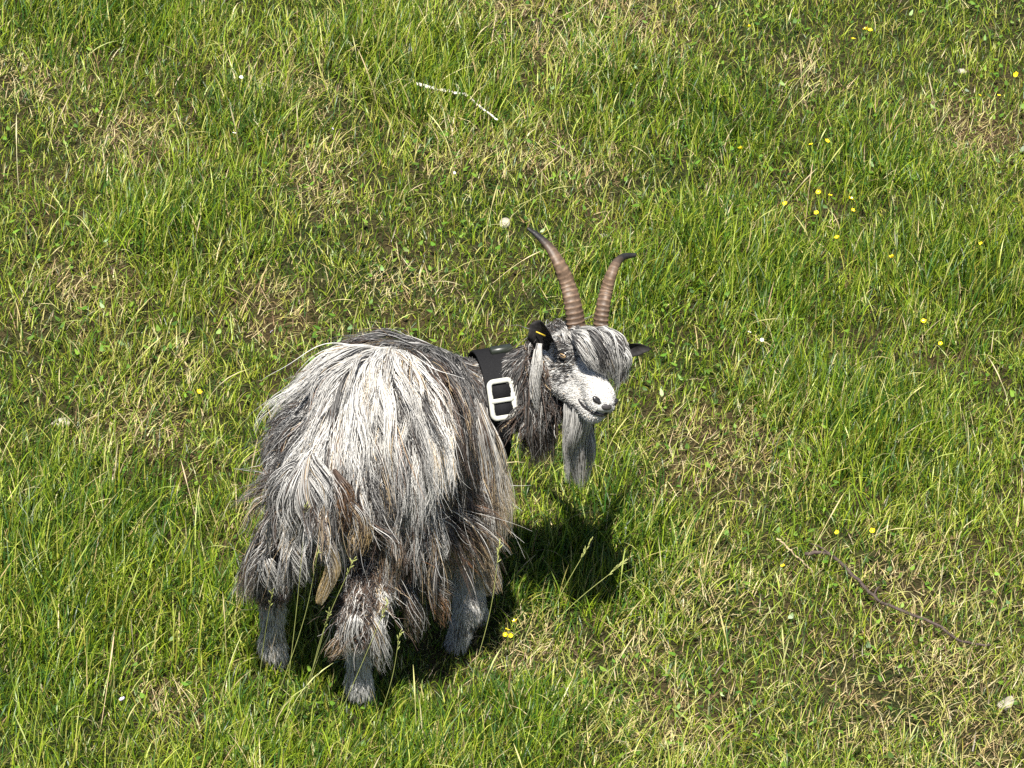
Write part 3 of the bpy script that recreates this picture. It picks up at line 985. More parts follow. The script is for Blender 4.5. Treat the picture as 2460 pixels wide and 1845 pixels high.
fringe = []
FR = [  # stained or bright locks that stand out on the fringe: points, n, white, brown, tip
    (((-0.357, -0.300, 0.622), (-0.339, -0.330, 0.602), (-0.333, -0.340, 0.559), (-0.327, -0.340, 0.499)), 120, .1, .9, (.34, .17, .06)),
    (((-0.329, -0.320, 0.566), (-0.308, -0.330, 0.532), (-0.303, -0.330, 0.482), (-0.318, -0.330, 0.442)), 130, .5, .8, (.60, .42, .20)),
    (((-0.229, -0.160, 0.541), (-0.216, -0.200, 0.486), (-0.225, -0.220, 0.398), (-0.243, -0.230, 0.343), (-0.256, -0.240, 0.267)), 220, .45, .8, (.55, .36, .2)),
    (((-0.273, -0.250, 0.539), (-0.248, -0.270, 0.472), (-0.245, -0.280, 0.397), (-0.259, -0.280, 0.315)), 180, .5, .5, (.45, .3, .18)),
    (((-0.127, 0.020, 0.299), (-0.109, -0.020, 0.322), (-0.091, -0.030, 0.332)), 120, .98, .0, None),
    (((-0.070, 0.080, 0.322), (-0.057, 0.060, 0.272), (-0.062, 0.060, 0.187), (-0.044, 0.060, 0.101), (-0.040, 0.060, 0.074)), 420, .6, .6, (.66, .5, .3)),
    (((-0.096, 0.060, 0.366), (-0.083, 0.040, 0.317), (-0.079, 0.040, 0.243), (-0.097, 0.040, 0.179)), 160, .35, .8, (.40, .19, .09)),
    (((-0.059, 0.140, 0.471), (-0.039, 0.115, 0.424), (-0.025, 0.110, 0.333), (-0.014, 0.110, 0.260), (-0.022, 0.110, 0.185)), 420, .9, .2, (.66, .52, .34)),
    (((-0.070, 0.130, 0.508), (-0.051, 0.105, 0.451), (-0.037, 0.100, 0.371), (-0.035, 0.100, 0.287), (-0.028, 0.100, 0.149)), 380, .88, .2, (.62, .48, .3)),
    (((-0.078, 0.120, 0.525), (-0.063, 0.090, 0.461), (-0.053, 0.090, 0.378), (-0.057, 0.080, 0.301), (-0.053, 0.080, 0.205)), 300, .7, .4, None),
    (((-0.198, -0.120, 0.299), (-0.172, -0.150, 0.246), (-0.147, -0.150, 0.194), (-0.134, -0.150, 0.141)), 190, .3, .8, (.42, .22, .11)),
    (((-0.206, -0.120, 0.351), (-0.189, -0.150, 0.288), (-0.155, -0.150, 0.246), (-0.125, -0.140, 0.208)), 170, .45, .6, None),
    (((-0.232, -0.160, 0.284), (-0.215, -0.190, 0.232), (-0.198, -0.190, 0.180), (-0.191, -0.180, 0.120)), 200, .3, .7, None),
    (((-0.306, -0.300, 0.267), (-0.326, -0.330, 0.257), (-0.348, -0.330, 0.216), (-0.375, -0.320, 0.177)), 200, .4, .6, (.45, .3, .18)),
    (((-0.297, -0.290, 0.291), (-0.279, -0.330, 0.268), (-0.268, -0.330, 0.205), (-0.260, -0.320, 0.146)), 240, .7, .3, None),
    (((-0.310, -0.300, 0.288), (-0.321, -0.340, 0.285), (-0.329, -0.340, 0.244), (-0.323, -0.330, 0.184)), 200, .8, .1, None),
    (((-0.498, -0.240, 0.462), (-0.525, -0.250, 0.387), (-0.545, -0.250, 0.315), (-0.561, -0.250, 0.274)), 260, .35, .5, None),
    (((-0.483, -0.270, 0.492), (-0.497, -0.290, 0.425), (-0.520, -0.290, 0.353), (-0.535, -0.280, 0.284)), 260, .4, .4, None),
    (((-0.453, -0.290, 0.495), (-0.444, -0.320, 0.455), (-0.425, -0.320, 0.404), (-0.418, -0.310, 0.357)), 240, .75, .1, None),
    (((-0.490, -0.270, 0.401), (-0.497, -0.300, 0.401), (-0.490, -0.300, 0.360), (-0.483, -0.290, 0.312)), 180, .85, .1, None),
    (((-0.432, -0.300, 0.482), (-0.445, -0.320, 0.435), (-0.455, -0.320, 0.374), (-0.465, -0.310, 0.326)), 220, .45, .3, None),
]
for pts, n, w, b, tp in FR:
    L_ = len(pts)
    fringe.append(lock(pts, [.006, .015] + [.021] * (L_ - 3) + [.013], int(n * .9), w * .85, b, tip=tp, tipfrom=.5, curl=.009, ragged=.6, tipfrac=.5))
lock_object("fringe", fringe, "tangled fringe locks with tan and rust stained ends")

# ------------------------------------------------------------------ horns
def mat_horn():
    m, nt, b = mat_new("horn")
    a = nt.nodes.new("ShaderNodeAttribute"); a.attribute_name = "tint"
    n = nt.nodes.new("ShaderNodeTexNoise"); n.inputs["Scale"].default_value = 90; n.inputs["Detail"].default_value = 6
    tc = nt.nodes.new("ShaderNodeTexCoord"); nt.links.new(tc.outputs["Object"], n.inputs["Vector"])
    r = nt.nodes.new("ShaderNodeValToRGB")
    r.color_ramp.elements[0].position = .3; r.color_ramp.elements[0].color = (.55, .5, .45, 1)
    r.color_ramp.elements[1].position = .7; r.color_ramp.elements[1].color = (1.35, 1.3, 1.25, 1)
    mx = nt.nodes.new("ShaderNodeMixRGB"); mx.blend_type = 'MULTIPLY'; mx.inputs[0].default_value = 1
    nt.links.new(n.outputs["Fac"], r.inputs[0]); nt.links.new(a.outputs["Color"], mx.inputs[1]); nt.links.new(r.outputs[0], mx.inputs[2])
    nt.links.new(mx.outputs[0], b.inputs["Base Color"])
    b.inputs["Roughness"].default_value = .55
    bp = nt.nodes.new("ShaderNodeBump"); bp.inputs["Strength"].default_value = .5; bp.inputs["Distance"].default_value = .002
    nt.links.new(n.outputs["Fac"], bp.inputs["Height"]); nt.links.new(bp.outputs[0], b.inputs["Normal"])
    return m
M_HORN = mat_horn()

def horn(points, radii, flat, wide, seed):
    n = 150
    C = catmull(points, n)
    t = np.linspace(0, 1, n)
    R = np.interp(t, np.linspace(0, 1, len(radii)), radii)
    g = np.random.default_rng(seed)
    ph = np.cumsum(np.interp(t, [0, .75, 1], [1.15, .8, .3]) * (.85 + .3 * g.random(n)))
    ridge = np.maximum(0, np.sin(ph)) ** 1.5 * np.clip(1.1 - t * 1.25, 0, 1)
    amp = .07 + .10 * g.random(n)
    amp = np.convolve(amp, np.ones(7) / 7, 'same')
    R = R * (1 + amp * ridge - .03)
    V, Q = tube(C, R, 20, wide=wide, flat=flat)
    ctr = np.repeat(np.vstack([C[:1], C, C[-1:]]), 20, 0)
    V = ctr + (V - ctr) * (1 + .035 * (g.random(len(V)) - .5) + .05 * (vnoise(V[:, 0] * 160, V[:, 2] * 160 + V[:, 1] * 90, seed) - .5))[:, None]
    tv = np.concatenate([[0], t, [1]])
    rv = np.concatenate([[0], ridge, [0]])
    base = np.array((.105, .072, .050)); mid = np.array((.215, .145, .095)); tip = np.array((.022, .020, .020))
    c = np.where((tv < .6)[:, None], base + (mid - base) * np.clip(tv / .5, 0, 1)[:, None], mid + (tip - mid) * np.clip((tv - .62) / .2, 0, 1)[:, None])
    c = c * (.50 + .75 * rv)[:, None]
    return link_mesh("horn", mesh_quads("horn", V - GO, Q, np.repeat(c, 20, 0)), M_HORN, goat)

horn([(0.137, 0.190, 0.640), (0.132, 0.200, 0.674), (0.125, 0.215, 0.711), (0.115, 0.235, 0.740), (0.099, 0.245, 0.779), (0.078, 0.270, 0.805), (0.054, 0.295, 0.819), (0.033, 0.310, 0.828)],
     [.0205, .0205, .0195, .0178, .0150, .0118, .0085, .0042], .72, HR, 1)
horn([(0.184, 0.190, 0.637), (0.186, 0.200, 0.669), (0.191, 0.215, 0.701), (0.198, 0.235, 0.724), (0.207, 0.245, 0.754), (0.217, 0.270, 0.765), (0.233, 0.295, 0.767), (0.259, 0.310, 0.764)],
     [.0150, .0150, .0142, .0130, .0115, .0100, .0080, .0042], 1.15, HR, 2)

# ------------------------------------------------------------------ ears, eyes, muzzle, hooves
M_EAR = mat_plain("ear_skin", (.022, .020, .020), .75, spec=.2, vary=.5, scale=120)
M_EARIN = mat_plain("ear_inside", (.05, .045, .045), .8, spec=.15, vary=.5, scale=120)
M_EYE = mat_plain("amber_iris", (.30, .20, .10), .2, spec=.5, vary=.2, scale=300)
M_DARK = mat_plain("dark_wet_skin", (.02, .018, .018), .25, spec=.5, vary=.3, scale=200)
M_NOSE = mat_plain("nose_skin", (.055, .048, .048), .45, spec=.4, vary=.35, scale=250, bump=.3)
M_HOOF = mat_plain("hoof", (.045, .038, .032), .6, vary=.3, scale=80)
M_TAG = mat_plain("ear_tag_plastic", (.50, .36, .03), .5, vary=.2)

def ear(points, widths, cup, face, name="ear"):
    """cupped leaf-shaped ear with thickness; face = direction the open side looks"""
    n, m = 16, 9
    C = catmull(points, n)
    Wd = np.interp(np.linspace(0, 1, n), np.linspace(0, 1, len(widths)), widths)
    T = nrm(np.gradient(C, axis=0))
    F = np.asarray(face, float)
    F = nrm(F - (T @ F)[:, None] * T)
    S = np.cross(T, F)
    v = np.linspace(-1, 1, m)
    cp = np.interp(np.linspace(0, 1, n), np.linspace(0, 1, len(cup)), cup)
    Vs = []
    for th in (0.0, .0035):
        Vs.append(C[:, None] + S[:, None] * (v[None, :, None] * Wd[:, None, None]) + F[:, None] * ((v ** 2)[None, :, None] * (Wd * cp)[:, None, None]) - F[:, None] * th * (1 - .8 * v ** 2)[None, :, None])
    V = np.concatenate([a.reshape(-1, 3) for a in Vs])
    Q = []
    N = n * m
    for i in range(n - 1):
        for j in range(m - 1):
            a = i * m + j
            Q.append((a, a + 1, a + m + 1, a + m)); Q.append((N + a, N + a + m, N + a + m + 1, N + a + 1))
        a, b = i * m, i * m + m - 1
        Q.append((a, a + m, N + a + m, N + a)); Q.append((b, N + b, N + b + m, b + m))
    for j in range(m - 1):
        a, b = j, (n - 1) * m + j
        Q.append((a, N + a, N + a + 1, a + 1)); Q.append((b, b + 1, N + b + 1, N + b))
    return link_mesh(name, mesh_quads(name, V - GO, np.array(Q)), M_EAR, goat), C, S, F

ear_r, eC, eS, eF = ear([(0.092, 0.165, 0.628), (0.076, 0.145, 0.660), (0.064, 0.135, 0.686), (0.052, 0.135, 0.707)], [.012, .026, .031, .016], [1.0, .9, .7, .4], (-.35, -.75, -.1))
ear_r["label"] = "pricked black ear with a yellow tag inside"
ear_l, _, _, _ = ear([(0.216, 0.170, 0.614), (0.240, 0.190, 0.605), (0.266, 0.200, 0.600), (0.292, 0.205, 0.597)], [.012, .016, .014, .002], [.8, .6, .4, .2], (.0, -.9, .2))
ear_l["label"] = "black ear held out level beside the forelock"

# yellow tag: a flat strip clipped inside the pricked ear
def strip(name, a, b, nrm_, w, th, mat, parent, origin):
    a = np.array(a, float); b = np.array(b, float)
    d = nrm(b - a); nn = nrm(np.array(nrm_, float) - (np.array(nrm_, float) @ d) * d); s_ = np.cross(d, nn)
    V = [p + sg * s_ * w / 2 + u * nn * th / 2 for p in (a, b) for sg in (-1, 1) for u in (-1, 1)]
    Q = [(0, 1, 3, 2), (4, 6, 7, 5), (0, 4, 5, 1), (2, 3, 7, 6), (0, 2, 6, 4), (1, 5, 7, 3)]
    return link_mesh(name, mesh_quads(name, np.array(V) - origin, np.array(Q)), mat, parent, smooth=False)
tg = strip("ear_tag", eC[11] + eF[11] * .009 - eS[11] * .011, eC[8] + eF[8] * .007 + eS[8] * .003, eF[9], .0035, .002, M_TAG, ear_r, GO)

def ellipsoid(name, c, axes, radii, mat, parent, seg=18, rings=12, dent=None):
    u = np.linspace(1e-3, np.pi - 1e-3, rings)
    v = np.linspace(0, 2 * np.pi, seg, endpoint=False)
    D = np.stack([np.sin(u)[:, None] * np.cos(v), np.sin(u)[:, None] * np.sin(v), np.cos(u)[:, None] + 0 * v], -1)
    V = np.asarray(c) + (D * np.asarray(radii)) @ np.asarray(axes)
    i = np.arange(rings - 1)[:, None] * seg; j = np.arange(seg)[None]; j2 = (j + 1) % seg
    Q = np.stack([i + j, i + seg + j, i + seg + j2, i + j2], -1).reshape(-1, 4)
    return link_mesh(name, mesh_quads(name, V.reshape(-1, 3) - GO, Q), mat, parent)

for sg in (1, -1):
    c = EYES[sg]
    out = nrm(HR * sg * .9 + HF * .42 + HU * .05)
    up_ = nrm(HU - (HU @ out) * out); sd2 = np.cross(up_, out)
    ax = np.array([sd2, up_, out])
    e = ellipsoid("eye", c, ax, (.0100, .0080, .0095), M_EYE, goat)
    ellipsoid("pupil", c + out * .0076, ax, (.0056, .0022, .0026), M_DARK, e)
    th = np.linspace(0, 2 * np.pi, 25)
    ring = c + out * .0055 + np.outer(np.cos(th), sd2) * .0105 + np.outer(np.sin(th), up_) * (.0062) - np.outer(np.abs(np.cos(th)), out) * .002
    V, Q = tube(ring, .0024 + .0020 * np.clip(np.sin(th), 0, 1), 8)
    link_mesh("eyelid", mesh_quads("eyelid", V - GO, Q), M_DARK, e)

ellipsoid("nose", skin(.12, 0, -.058, HF, .003), np.array([HR, HU, HF]), (.0130, .0080, .0055), M_NOSE, goat)
for sg in (1, -1):
    q = skin(.12, .0125 * sg, -.052, HF + HR * sg * .35 + HU * .1, .0025)
    ellipsoid("nostril", q, np.array([nrm(HR * sg + HF * -.4 + HU * .55), nrm(HU - HR * sg * .4), nrm(HF + HR * .4 * sg)]), (.0140, .0068, .0060), M_DARK, goat)
for sg in (1, -1):
    pts = [skin(.11, .0, -.083, HF, .0005), skin(.11, .006 * sg, -.083, HF + HR * sg * .5, .0005), skin(.105, .010 * sg, -.081, HF * .5 + HR * sg, .0005), skin(.095, .010 * sg, -.077, HF * .1 + HR * sg, .0005), skin(.085, .010 * sg, -.072, HR * sg, .0008)]
    V, Q = tube(catmull(pts, 16), np.linspace(.0040, .0024, 16), 8)
    link_mesh("lip", mesh_quads("lip", V - GO, Q), M_DARK, goat)

def hoof(p, fwd):
    p = np.array(p, float); fwd = nrm(np.array(fwd, float))
    C = np.array([p + np.array([0, 0, .035]), p + fwd * .006 + np.array([0, 0, .012]), p + fwd * .014 + np.array([0, 0, -.018])])
    V, Q = tube(catmull(C, 6), np.linspace(.021, .027, 6), 14, wide=(fwd[0], fwd[1], 0), flat=.8)
    link_mesh("hoof", mesh_quads("hoof", V - GO, Q), M_HOOF, goat)
for p in ((-.312, -.242, .015), (-.495, -.160, .045), (-.124, .087, -.10), (-.078, .225, -.118)):
    hoof(p, HEADING)

# ------------------------------------------------------------------ collar
M_WEB = mat_plain("black_webbing", (.010, .010, .011), .8, spec=.12, vary=.3, scale=400)
M_BUCKLE = mat_plain("pale_cast_alloy", (.46, .46, .41), .38, spec=.5, vary=.08, scale=40)
M_TAB = mat_plain("grey_strap_end", (.38, .38, .36), .6, vary=.2, scale=80)
M_BOX = mat_plain("dark_housing", (.02, .024, .018), .35, vary=.3, scale=40)
CC = np.array((-.042, .238, .436))
CAX = nrm(np.array((.965, .26, .02)))
CE1 = nrm(np.array((0, 0, 1.0)) - CAX[2] * CAX)
CE2 = np.cross(CE1, CAX); CE2 = CE2 if CE2[1] < 0 else -CE2
RA, RB = .126, .100
collar = empty("collar", tuple(CC))

def ring_pt(th, off=0.0):
    p = CC + np.sin(th) * (RA + off) * CE1 + np.cos(th) * (RB + off) * CE2
    n = nrm(np.cos(th) / RB * CE2 + np.sin(th) / RA * CE1)
    t = nrm(-np.sin(th) * RB * CE2 + np.cos(th) * RA * CE1)
    return p, n, t

def strap(name, th0, th1, off, width, thick, parent, mat, ribs=True, n=None):
    n = n or int(abs(th1 - th0) * .118 / .0022)
    ths = np.linspace(th0, th1, n)
    V = []
    wv = np.array([-.5, -.46, .46, .5])
    for i, th in enumerate(ths):
        p, nn, t = ring_pt(th, off)
        rb = (.0009 if (i // 1) % 2 else -.0009) if ribs else 0
        for sgn in (1, -1):
            for q in (wv if sgn == 1 else wv[::-1]):
                V.append(p + CAX * q * width + nn * sgn * (thick / 2 + (rb if abs(q) < .48 else 0)))
    V = np.array(V)
    Q = []
    for i in range(n - 1):
        for j in range(8):
            a, b = i * 8 + j, i * 8 + (j + 1) % 8
            Q.append((a, b, b + 8, a + 8))
    for i in (0, (n - 1) * 8):
        Q += [(i, i + 1, i + 6, i + 7), (i + 1, i + 2, i + 5, i + 6), (i + 2, i + 3, i + 4, i + 5)]
    return link_mesh(name, mesh_quads(name, V - CC, np.array(Q)), mat, parent, smooth=False)

strap("strap", math.radians(12), math.radians(200), 0, .062, .004, collar, M_WEB)["label"] = "wide black ribbed webbing strap"
strap("lower_strap", math.radians(198), math.radians(374), -.003, .034, .004, collar, M_WEB)["label"] = "narrow black strap hanging under the neck"

TH_B = math.radians(31)
bp_, bn_, bt_ = ring_pt(TH_B, .006)
def frame_bar(name, pts, r, parent, mat, closed=False):
    V, Q = tube(np.array(pts), np.full(len(pts), r), 10, wide=bn_, flat=1.5)
    return link_mesh(name, mesh_quads(name, V - CC, Q), mat, parent)
buckle = None
hw, hh, rr_ = .0245, .037, .010
outl = []
for cx, cy, a0 in ((hw - rr_, hh - rr_, 0), (-hw + rr_, hh - rr_, 90), (-hw + rr_, -hh + rr_, 180), (hw - rr_, -hh + rr_, 270)):
    for a in np.linspace(a0, a0 + 90, 7):
        outl.append((cx + rr_ * math.cos(math.radians(a)), cy + rr_ * math.sin(math.radians(a)) * (1.0) + (.004 if abs(cx) < 1 and cy > 0 else 0)))
outl.append(outl[0])
# the frame follows the curve of the neck a little
B3 = [bp_ + CAX * u + bt_ * v - bn_ * (v / .1) ** 2 * .02 for u, v in outl]
buckle = frame_bar("buckle", B3, .0038, collar, M_BUCKLE)
buckle["label"] = "pale rounded double-slot buckle"
frame_bar("bar", [bp_ + CAX * u for u in np.linspace(-hw, hw, 6)], .0034, buckle, M_BUCKLE)
# webbing threaded through the two slots stands proud of the strap
for v0 in (.019, -.019):
    a = np.linspace(-1, 1, 9)
    V = []
    for q in a:
        p = bp_ + bt_ * (v0 + q * .0135) + bn_ * (.0035 * (1 - q * q) - .003 + (.0006 if int((q + 1) * 4) % 2 else 0))
        for u in (-.0215, .0215):
            V.append(p + CAX * u); V.append(p + CAX * u - bn_ * .003)
    Q = []
    for i in range(8):
        b = i * 4
        Q += [(b, b + 2, b + 6, b + 4), (b + 1, b + 5, b + 7, b + 3), (b, b + 4, b + 5, b + 1), (b + 2, b + 3, b + 7, b + 6)]
    link_mesh("webbing_loop", mesh_quads("webbing_loop", np.array(V) - CC, np.array(Q)), M_WEB, buckle, smooth=False)
# light strap end beside the buckle
e0, e1 = bp_ + CAX * .036 - bt_ * .018 - bn_ * .004, bp_ + CAX * .037 - bt_ * .047 - bn_ * .010
V, Q = tube(catmull([e0, (e0 + e1) / 2 + bn_ * .002, e1], 10), np.array([.006, .0065, .0065, .0065, .0065, .0065, .0065, .0062, .005, .003]), 12, wide=CAX, flat=.35)
link_mesh("strap_end", mesh_quads("strap_end", V - CC, Q), M_TAB, collar)["label"] = "light grey strap end"
# small dark housing riding on top of the neck
hp, hn, ht = ring_pt(math.radians(93), .010)
hp = hp + CAX * .024 - hn * .006
V, Q = tube(np.array([hp - CAX * .024, hp - CAX * .022, hp + CAX * .022, hp + CAX * .024]), np.array([.009, .012, .012, .009]), 4, wide=nrm(hn + ht), flat=1.0)
link_mesh("housing", mesh_quads("housing", V - CC, Q), M_BOX, collar, smooth=False)["label"] = "small dark plastic housing on top of the strap"
tag(collar, "wide black ribbed webbing collar with a pale double-slot buckle round the goat's neck", "collar")

# ------------------------------------------------------------------ small things in the grass
M_STEM = mat_plain("green_stem", (.14, .20, .03), .6, vary=.2)
M_YEL = mat_plain("buttercup_petal", (.86, .66, .02), .25, spec=.6, vary=.06, scale=200)
M_WHT = mat_plain("white_petal", (.80, .80, .76), .6, vary=.05)
M_LIL = mat_plain("lilac_petal", (.56, .50, .72), .6, vary=.08)
M_CEN = mat_plain("flower_eye", (.55, .42, .04), .7, vary=.2)

def blossom_mesh(name, npet, L, wd, cup, seed=0):
    V, Q = [], []
    for k_ in range(npet):
        a = 2 * math.pi * k_ / npet
        ca, sa = math.cos(a), math.sin(a)
        b = len(V)
        nr = 5
        for i in range(nr):
            t = i / (nr - 1)
            r = .0008 + L * t
            w = wd * math.sin(min(1, .18 + t * .78) * math.pi) ** .6 if i < nr - 1 else wd * .35
            z = cup * L * t * t
            for sg in (-1, 0, 1):
                zz = z + (.12 * wd if sg else 0)
                V.append((r * ca - sg * w * sa, r * sa + sg * w * ca, zz))
        for i in range(nr - 1):
            for j in range(2):
                q = b + i * 3 + j
                Q.append((q, q + 1, q + 4, q + 3))
    return mesh_quads(name, np.array(V), np.array(Q))

def stem_mesh(name, h, bendx, bendy):
    C = catmull([(0, 0, -.01), (bendx * .3, bendy * .3, h * .5), (bendx, bendy, h)], 6)
    V, Q = tube(C, np.linspace(.0011, .0008, 6), 6, wide=(1, 0, 0))
    return mesh_quads(name, V, Q)

def eye_mesh(r):
    V, Q = tube(np.array([(0, 0, 0), (0, 0, r * .6), (0, 0, r)]), np.array([r, r * .8, r * .3]), 8, wide=(1, 0, 0))
    return mesh_quads("flower_centre", V, Q)
CENTRE = eye_mesh(.0028)
B_YEL = [blossom_mesh("blossom", 5, .0105, .0062, c) for c in (.55, .9)]
B_WHT = [blossom_mesh("blossom", 7, .0085, .0040, .15)]
B_LIL = [blossom_mesh("blossom", 5, .0100, .0060, .3)]

def flower(name, xy, h, blossoms, mat, label, cat, group, seed, scale=1.0):
    g = random.Random(seed)
    x, y = xy
    o = empty(name, (x, y, float(ground_z(x, y))))
    bx, by = g.uniform(-.02, .02), g.uniform(-.025, .01)
    st = link_mesh("stem", stem_mesh("stem", h, bx, by), M_STEM, o)
    b = link_mesh("blossom", g.choice(blossoms), mat, o)
    b.location = (bx, by, h)
    b.rotation_euler = (g.uniform(.1, .8), g.uniform(-.5, .5), g.uniform(0, 6))
    b.scale = [scale * g.uniform(.42, .62)] * 3
    c = link_mesh("flower_centre", CENTRE, M_CEN, b)
    c.location = (0, 0, .001)
    tag(o, label, cat, group)
    return o

YEL = [(0.945, 2.946), (0.935, 2.886), (0.951, 2.932), (0.647, 2.848), (1.365, 2.809), (1.236, 2.641), (1.333, 2.747), (1.300, 2.664), (0.786, 2.021), (0.805, 2.019),
       (0.758, 1.895), (0.855, 1.996), (0.856, 1.938), (0.696, 1.943), (0.783, 2.234), (0.790, 2.274), (0.590, 2.188), (0.806, 1.771), (1.184, 1.831), (1.021, 1.331),
       (0.975, 1.398), (0.952, 1.715)]
for i, q in enumerate([(0.595, 0.293), (0.727, 0.463), (0.797, 0.494)]):
    flower("buttercup", q, .11, B_YEL, M_YEL, "small yellow buttercup near the long dark twig", "flower", "buttercups near the dark twig", 40 + i)
for i, q in enumerate(YEL):
    flower("buttercup", q, .10 + .02 * random.random(), B_YEL, M_YEL, "small yellow buttercup in the open meadow beyond the goat", "flower", "buttercups in the open meadow", i)
for i, q in enumerate([(-0.011, 0.110), (-0.004, 0.074), (-0.022, 0.086), (0.002, 0.127)]):
    flower("buttercup", q, .09, B_YEL, M_YEL, "yellow buttercup growing beside the goat's front hooves", "flower", "buttercups at the goat's front hooves", 50 + i)
flower("buttercup", (-0.703, 0.709), .11, B_YEL, M_YEL, "lone yellow buttercup out past the goat's rump", "flower", None, 61, 1.15)
for i, q in enumerate([(-0.704, 2.235), (-0.834, 2.015), (-0.673, 1.938), (-0.791, 1.960)]):
    flower("daisy", q, .09, B_WHT, M_WHT, "single tiny white flower open in the grass behind the goat", "flower", "white flowers in the grass", 70 + i, .9)
for i, q in enumerate([(0.575, 1.300), (0.594, 1.271)]):
    flower("daisy", q, .09, B_WHT, M_WHT, "one of two tiny white flowers close together in the lush grass", "flower", "pair of white flowers", 80 + i, .9)
flower("lilac_flower", (-0.766, -0.485), .11, B_LIL, M_LIL, "pale lilac flower in the long grass near the goat's hind legs", "flower", None, 91, 1.1)
for i, q in enumerate([(-0.566, 1.037), (-0.445, 2.022), (-0.131, 1.879)]):
    flower("lilac_flower", q, .09, B_LIL, M_LIL, "small pale lilac flower in the short grass behind the goat", "flower", "lilac flowers behind the goat", 95 + i, .8)

M_STONE = mat_plain("pale_stone", (.30, .27, .21), .9, vary=.4, scale=70, bump=.6)
def stone(xy, size, label, seed):
    g = np.random.default_rng(seed)
    x, y = xy
    u = np.linspace(.02, np.pi - .02, 9); v = np.linspace(0, 2 * np.pi, 12, endpoint=False)
    D = np.stack([np.sin(u)[:, None] * np.cos(v), np.sin(u)[:, None] * np.sin(v), np.cos(u)[:, None] + 0 * v], -1)
    k_ = g.normal(0, 1, (5, 3)); am = g.normal(0, .12, 5)
    rad = 1 + sum(a * np.sin(2.2 * (D @ kk)) for a, kk in zip(am, k_))
    V = (D * rad[..., None] * np.array([1.0, .7, .5]) * size).reshape(-1, 3)
    i = np.arange(8)[:, None] * 12; j = np.arange(12)[None]; j2 = (j + 1) % 12
    Q = np.stack([i + j, i + 12 + j, i + 12 + j2, i + j2], -1).reshape(-1, 4)
    o = link_mesh("stone", mesh_quads("stone", V, Q), M_STONE)
    o.location = (x, y, float(ground_z(x, y)) + size * .25)
    o.rotation_euler = (0, .15, g.random() * 6)
    tag(o, label, "stone", "pale stones showing through the grass")
    return o
stone((-0.019, 1.810), .020, "flat pale stone showing through grass beyond the tip of the goat's larger horn", 1)
stone((0.229, 1.817), .013, "small white pebble in a hollow beyond the goat's horns", 2)
stone((1.230, 2.980), .014, "small white stone lying among the buttercups far up the meadow", 3)
stone((1.064, 0.013), .022, "pale elongated stone lying on the dry ground below the dark twig", 4)
stone((-1.009, 0.668), .020, "flat cream stone in the grass well past the goat's rump", 5)

def branch(name, pts, r0, r1, mat, label, cat, side=()):
    P = [(x, y, float(ground_z(x, y)) + z) for (x, y), z in pts]
    C = catmull(P, 40)
    g = np.random.default_rng(len(P))
    C = C + g.normal(0, .0012, C.shape)
    org = C[0].copy()
    V, Q = tube(C, np.linspace(r0, r1, 40) * (1 + .18 * g.random(40)), 8)
    o = link_mesh(name, mesh_quads(name, V - org, Q), mat)
    o.location = org
    for i, d, l in side:
        a = C[i]; e = a + np.array(d) * l
        V, Q = tube(catmull([a, (a + e) / 2 + np.array([0, 0, .006]), e], 8), np.linspace(r1 * 1.1, r1 * .5, 8), 6)
        link_mesh("side_shoot", mesh_quads("side_shoot", V - org, Q), mat, o)
    tag(o, label, cat)
    return o
M_BIRCH = mat_plain("bleached_bark", (.62, .58, .50), .8, vary=.45, scale=45, bump=.5)
M_DRYTWIG = mat_plain("dry_twig_bark", (.34, .26, .15), .8, vary=.4, scale=60)
M_TWIG = mat_plain("dark_twig_bark", (.055, .038, .032), .8, vary=.4, scale=60, bump=.6)
branch("stick", [((-0.250, 2.422), .036), ((-0.185, 2.406), .036), ((-0.120, 2.397), .034), ((-0.087, 2.353), .036), ((-0.038, 2.287), .034)], .0048, .0022, M_BIRCH, "bleached white stick lying in the lush grass up the slope", "stick")
branch("twig", [((0.656, 0.470), .034), ((0.712, 0.461), .036), ((0.768, 0.381), .034), ((0.816, 0.325), .028), ((0.878, 0.281), .034), ((0.940, 0.249), .034), ((0.983, 0.207), .028), ((1.047, 0.199), .034)], .0042, .0025, M_TWIG, "long dark bare twig lying across the grass on the right of the goat", "twig", side=((6, (-.7, .6, .1), .07), (15, (.4, .7, .2), .034)))
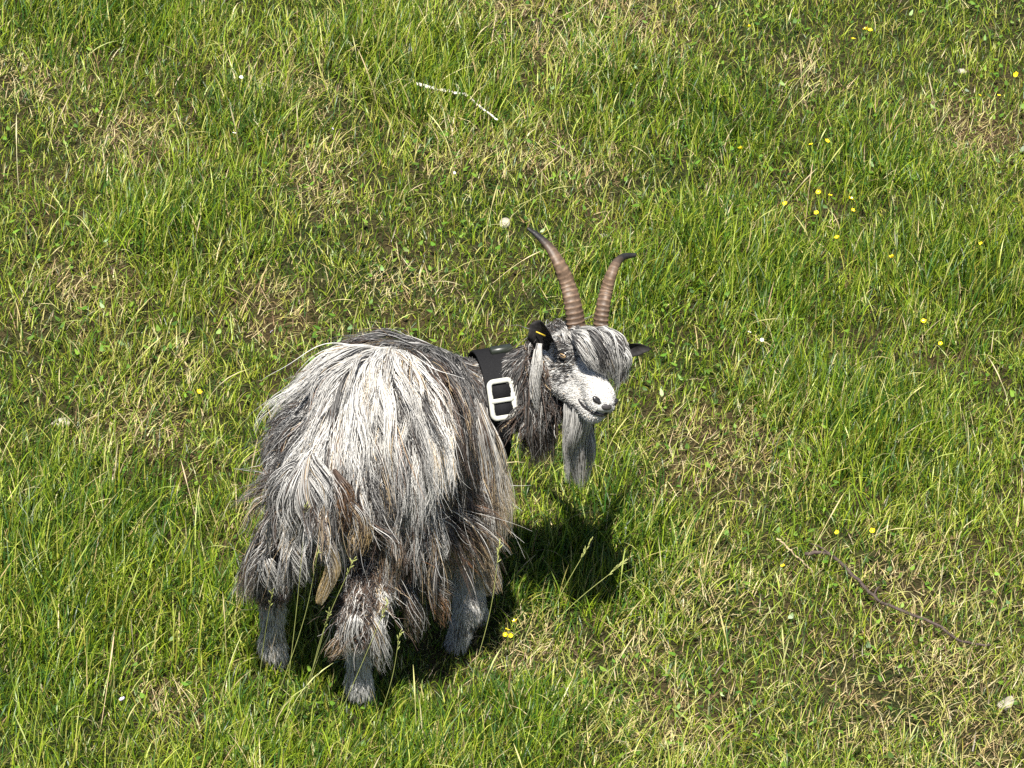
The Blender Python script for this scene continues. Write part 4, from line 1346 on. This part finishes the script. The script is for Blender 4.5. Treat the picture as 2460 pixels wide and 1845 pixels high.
branch("twig", [((0.593, 0.524), .036), ((0.632, 0.463), .034), ((0.669, 0.401), .028)], .0022, .0016, M_DRYTWIG, "short pale twig crossing the end of the long dark twig", "twig")

# tall stalks with seed heads standing before the hind legs
M_CULM = mat_plain("pale_culm", (.30, .32, .10), .6, vary=.2)
def stalk(root, tip, label, seed):
    g = np.random.default_rng(seed)
    x, y = root
    base = np.array((x, y, float(ground_z(x, y)) - .01))
    tip = np.array(tip, float)
    mid = (base + tip) / 2 + np.array([g.uniform(-.02, .02), g.uniform(-.015, .015), .03])
    C = catmull([base, mid, tip], 18)
    o = empty("grass_stalk", tuple(base))
    V, Q = tube(C, np.linspace(.0008, .0005, 18), 6)
    link_mesh("culm", mesh_quads("culm", V - base, Q), M_CULM, o)
    d = nrm(C[-1] - C[-3])
    VV, QQ = [], []
    off = 0
    for k_ in range(11):
        p = C[-1] - d * (.045 - .0045 * k_)
        a = nrm(d + g.normal(0, .28, 3)) * (.011 + .004 * g.random())
        V, Q = tube(np.array([p, p + a * .4, p + a * .8, p + a]), np.array([.0004, .0011, .0009, .0002]), 6)
        VV.append(V); QQ.append(Q + off); off += len(V)
    link_mesh("seed_head", mesh_quads("seed_head", np.vstack(VV) - base, np.vstack(QQ)), M_CULM, o)
    tag(o, label, "grass stalk", "seeding grass stalks before the goat's legs")
SL = "pale grass stalk with a seed head standing before the goat's hind legs"
for i, (r_, t_) in enumerate((((-.47, -.33), (-0.410, -0.360, 0.577)), ((-.50, -.34), (-0.387, -0.370, 0.479)), ((-.44, -.37), (-0.316, -0.400, 0.474)), ((-.38, -.40), (-0.250, -0.420, 0.382)), ((-.53, -.36), (-0.480, -0.400, 0.398)), ((-.30, -.42), (-0.225, -0.440, 0.325)), ((-.46, -.38), (-0.367, -0.420, 0.362)))):
    stalk(r_, t_, SL, 200 + i)
for i, (r_, t_) in enumerate((((-.10, -.12), (-0.026, -0.100, 0.306)), ((.02, -.02), (0.167, 0.050, 0.215)), ((-.02, -.08), (0.237, 0.000, 0.196)))):
    stalk(r_, t_, "pale grass stalk with a seed head beside the goat's front legs", 220 + i)
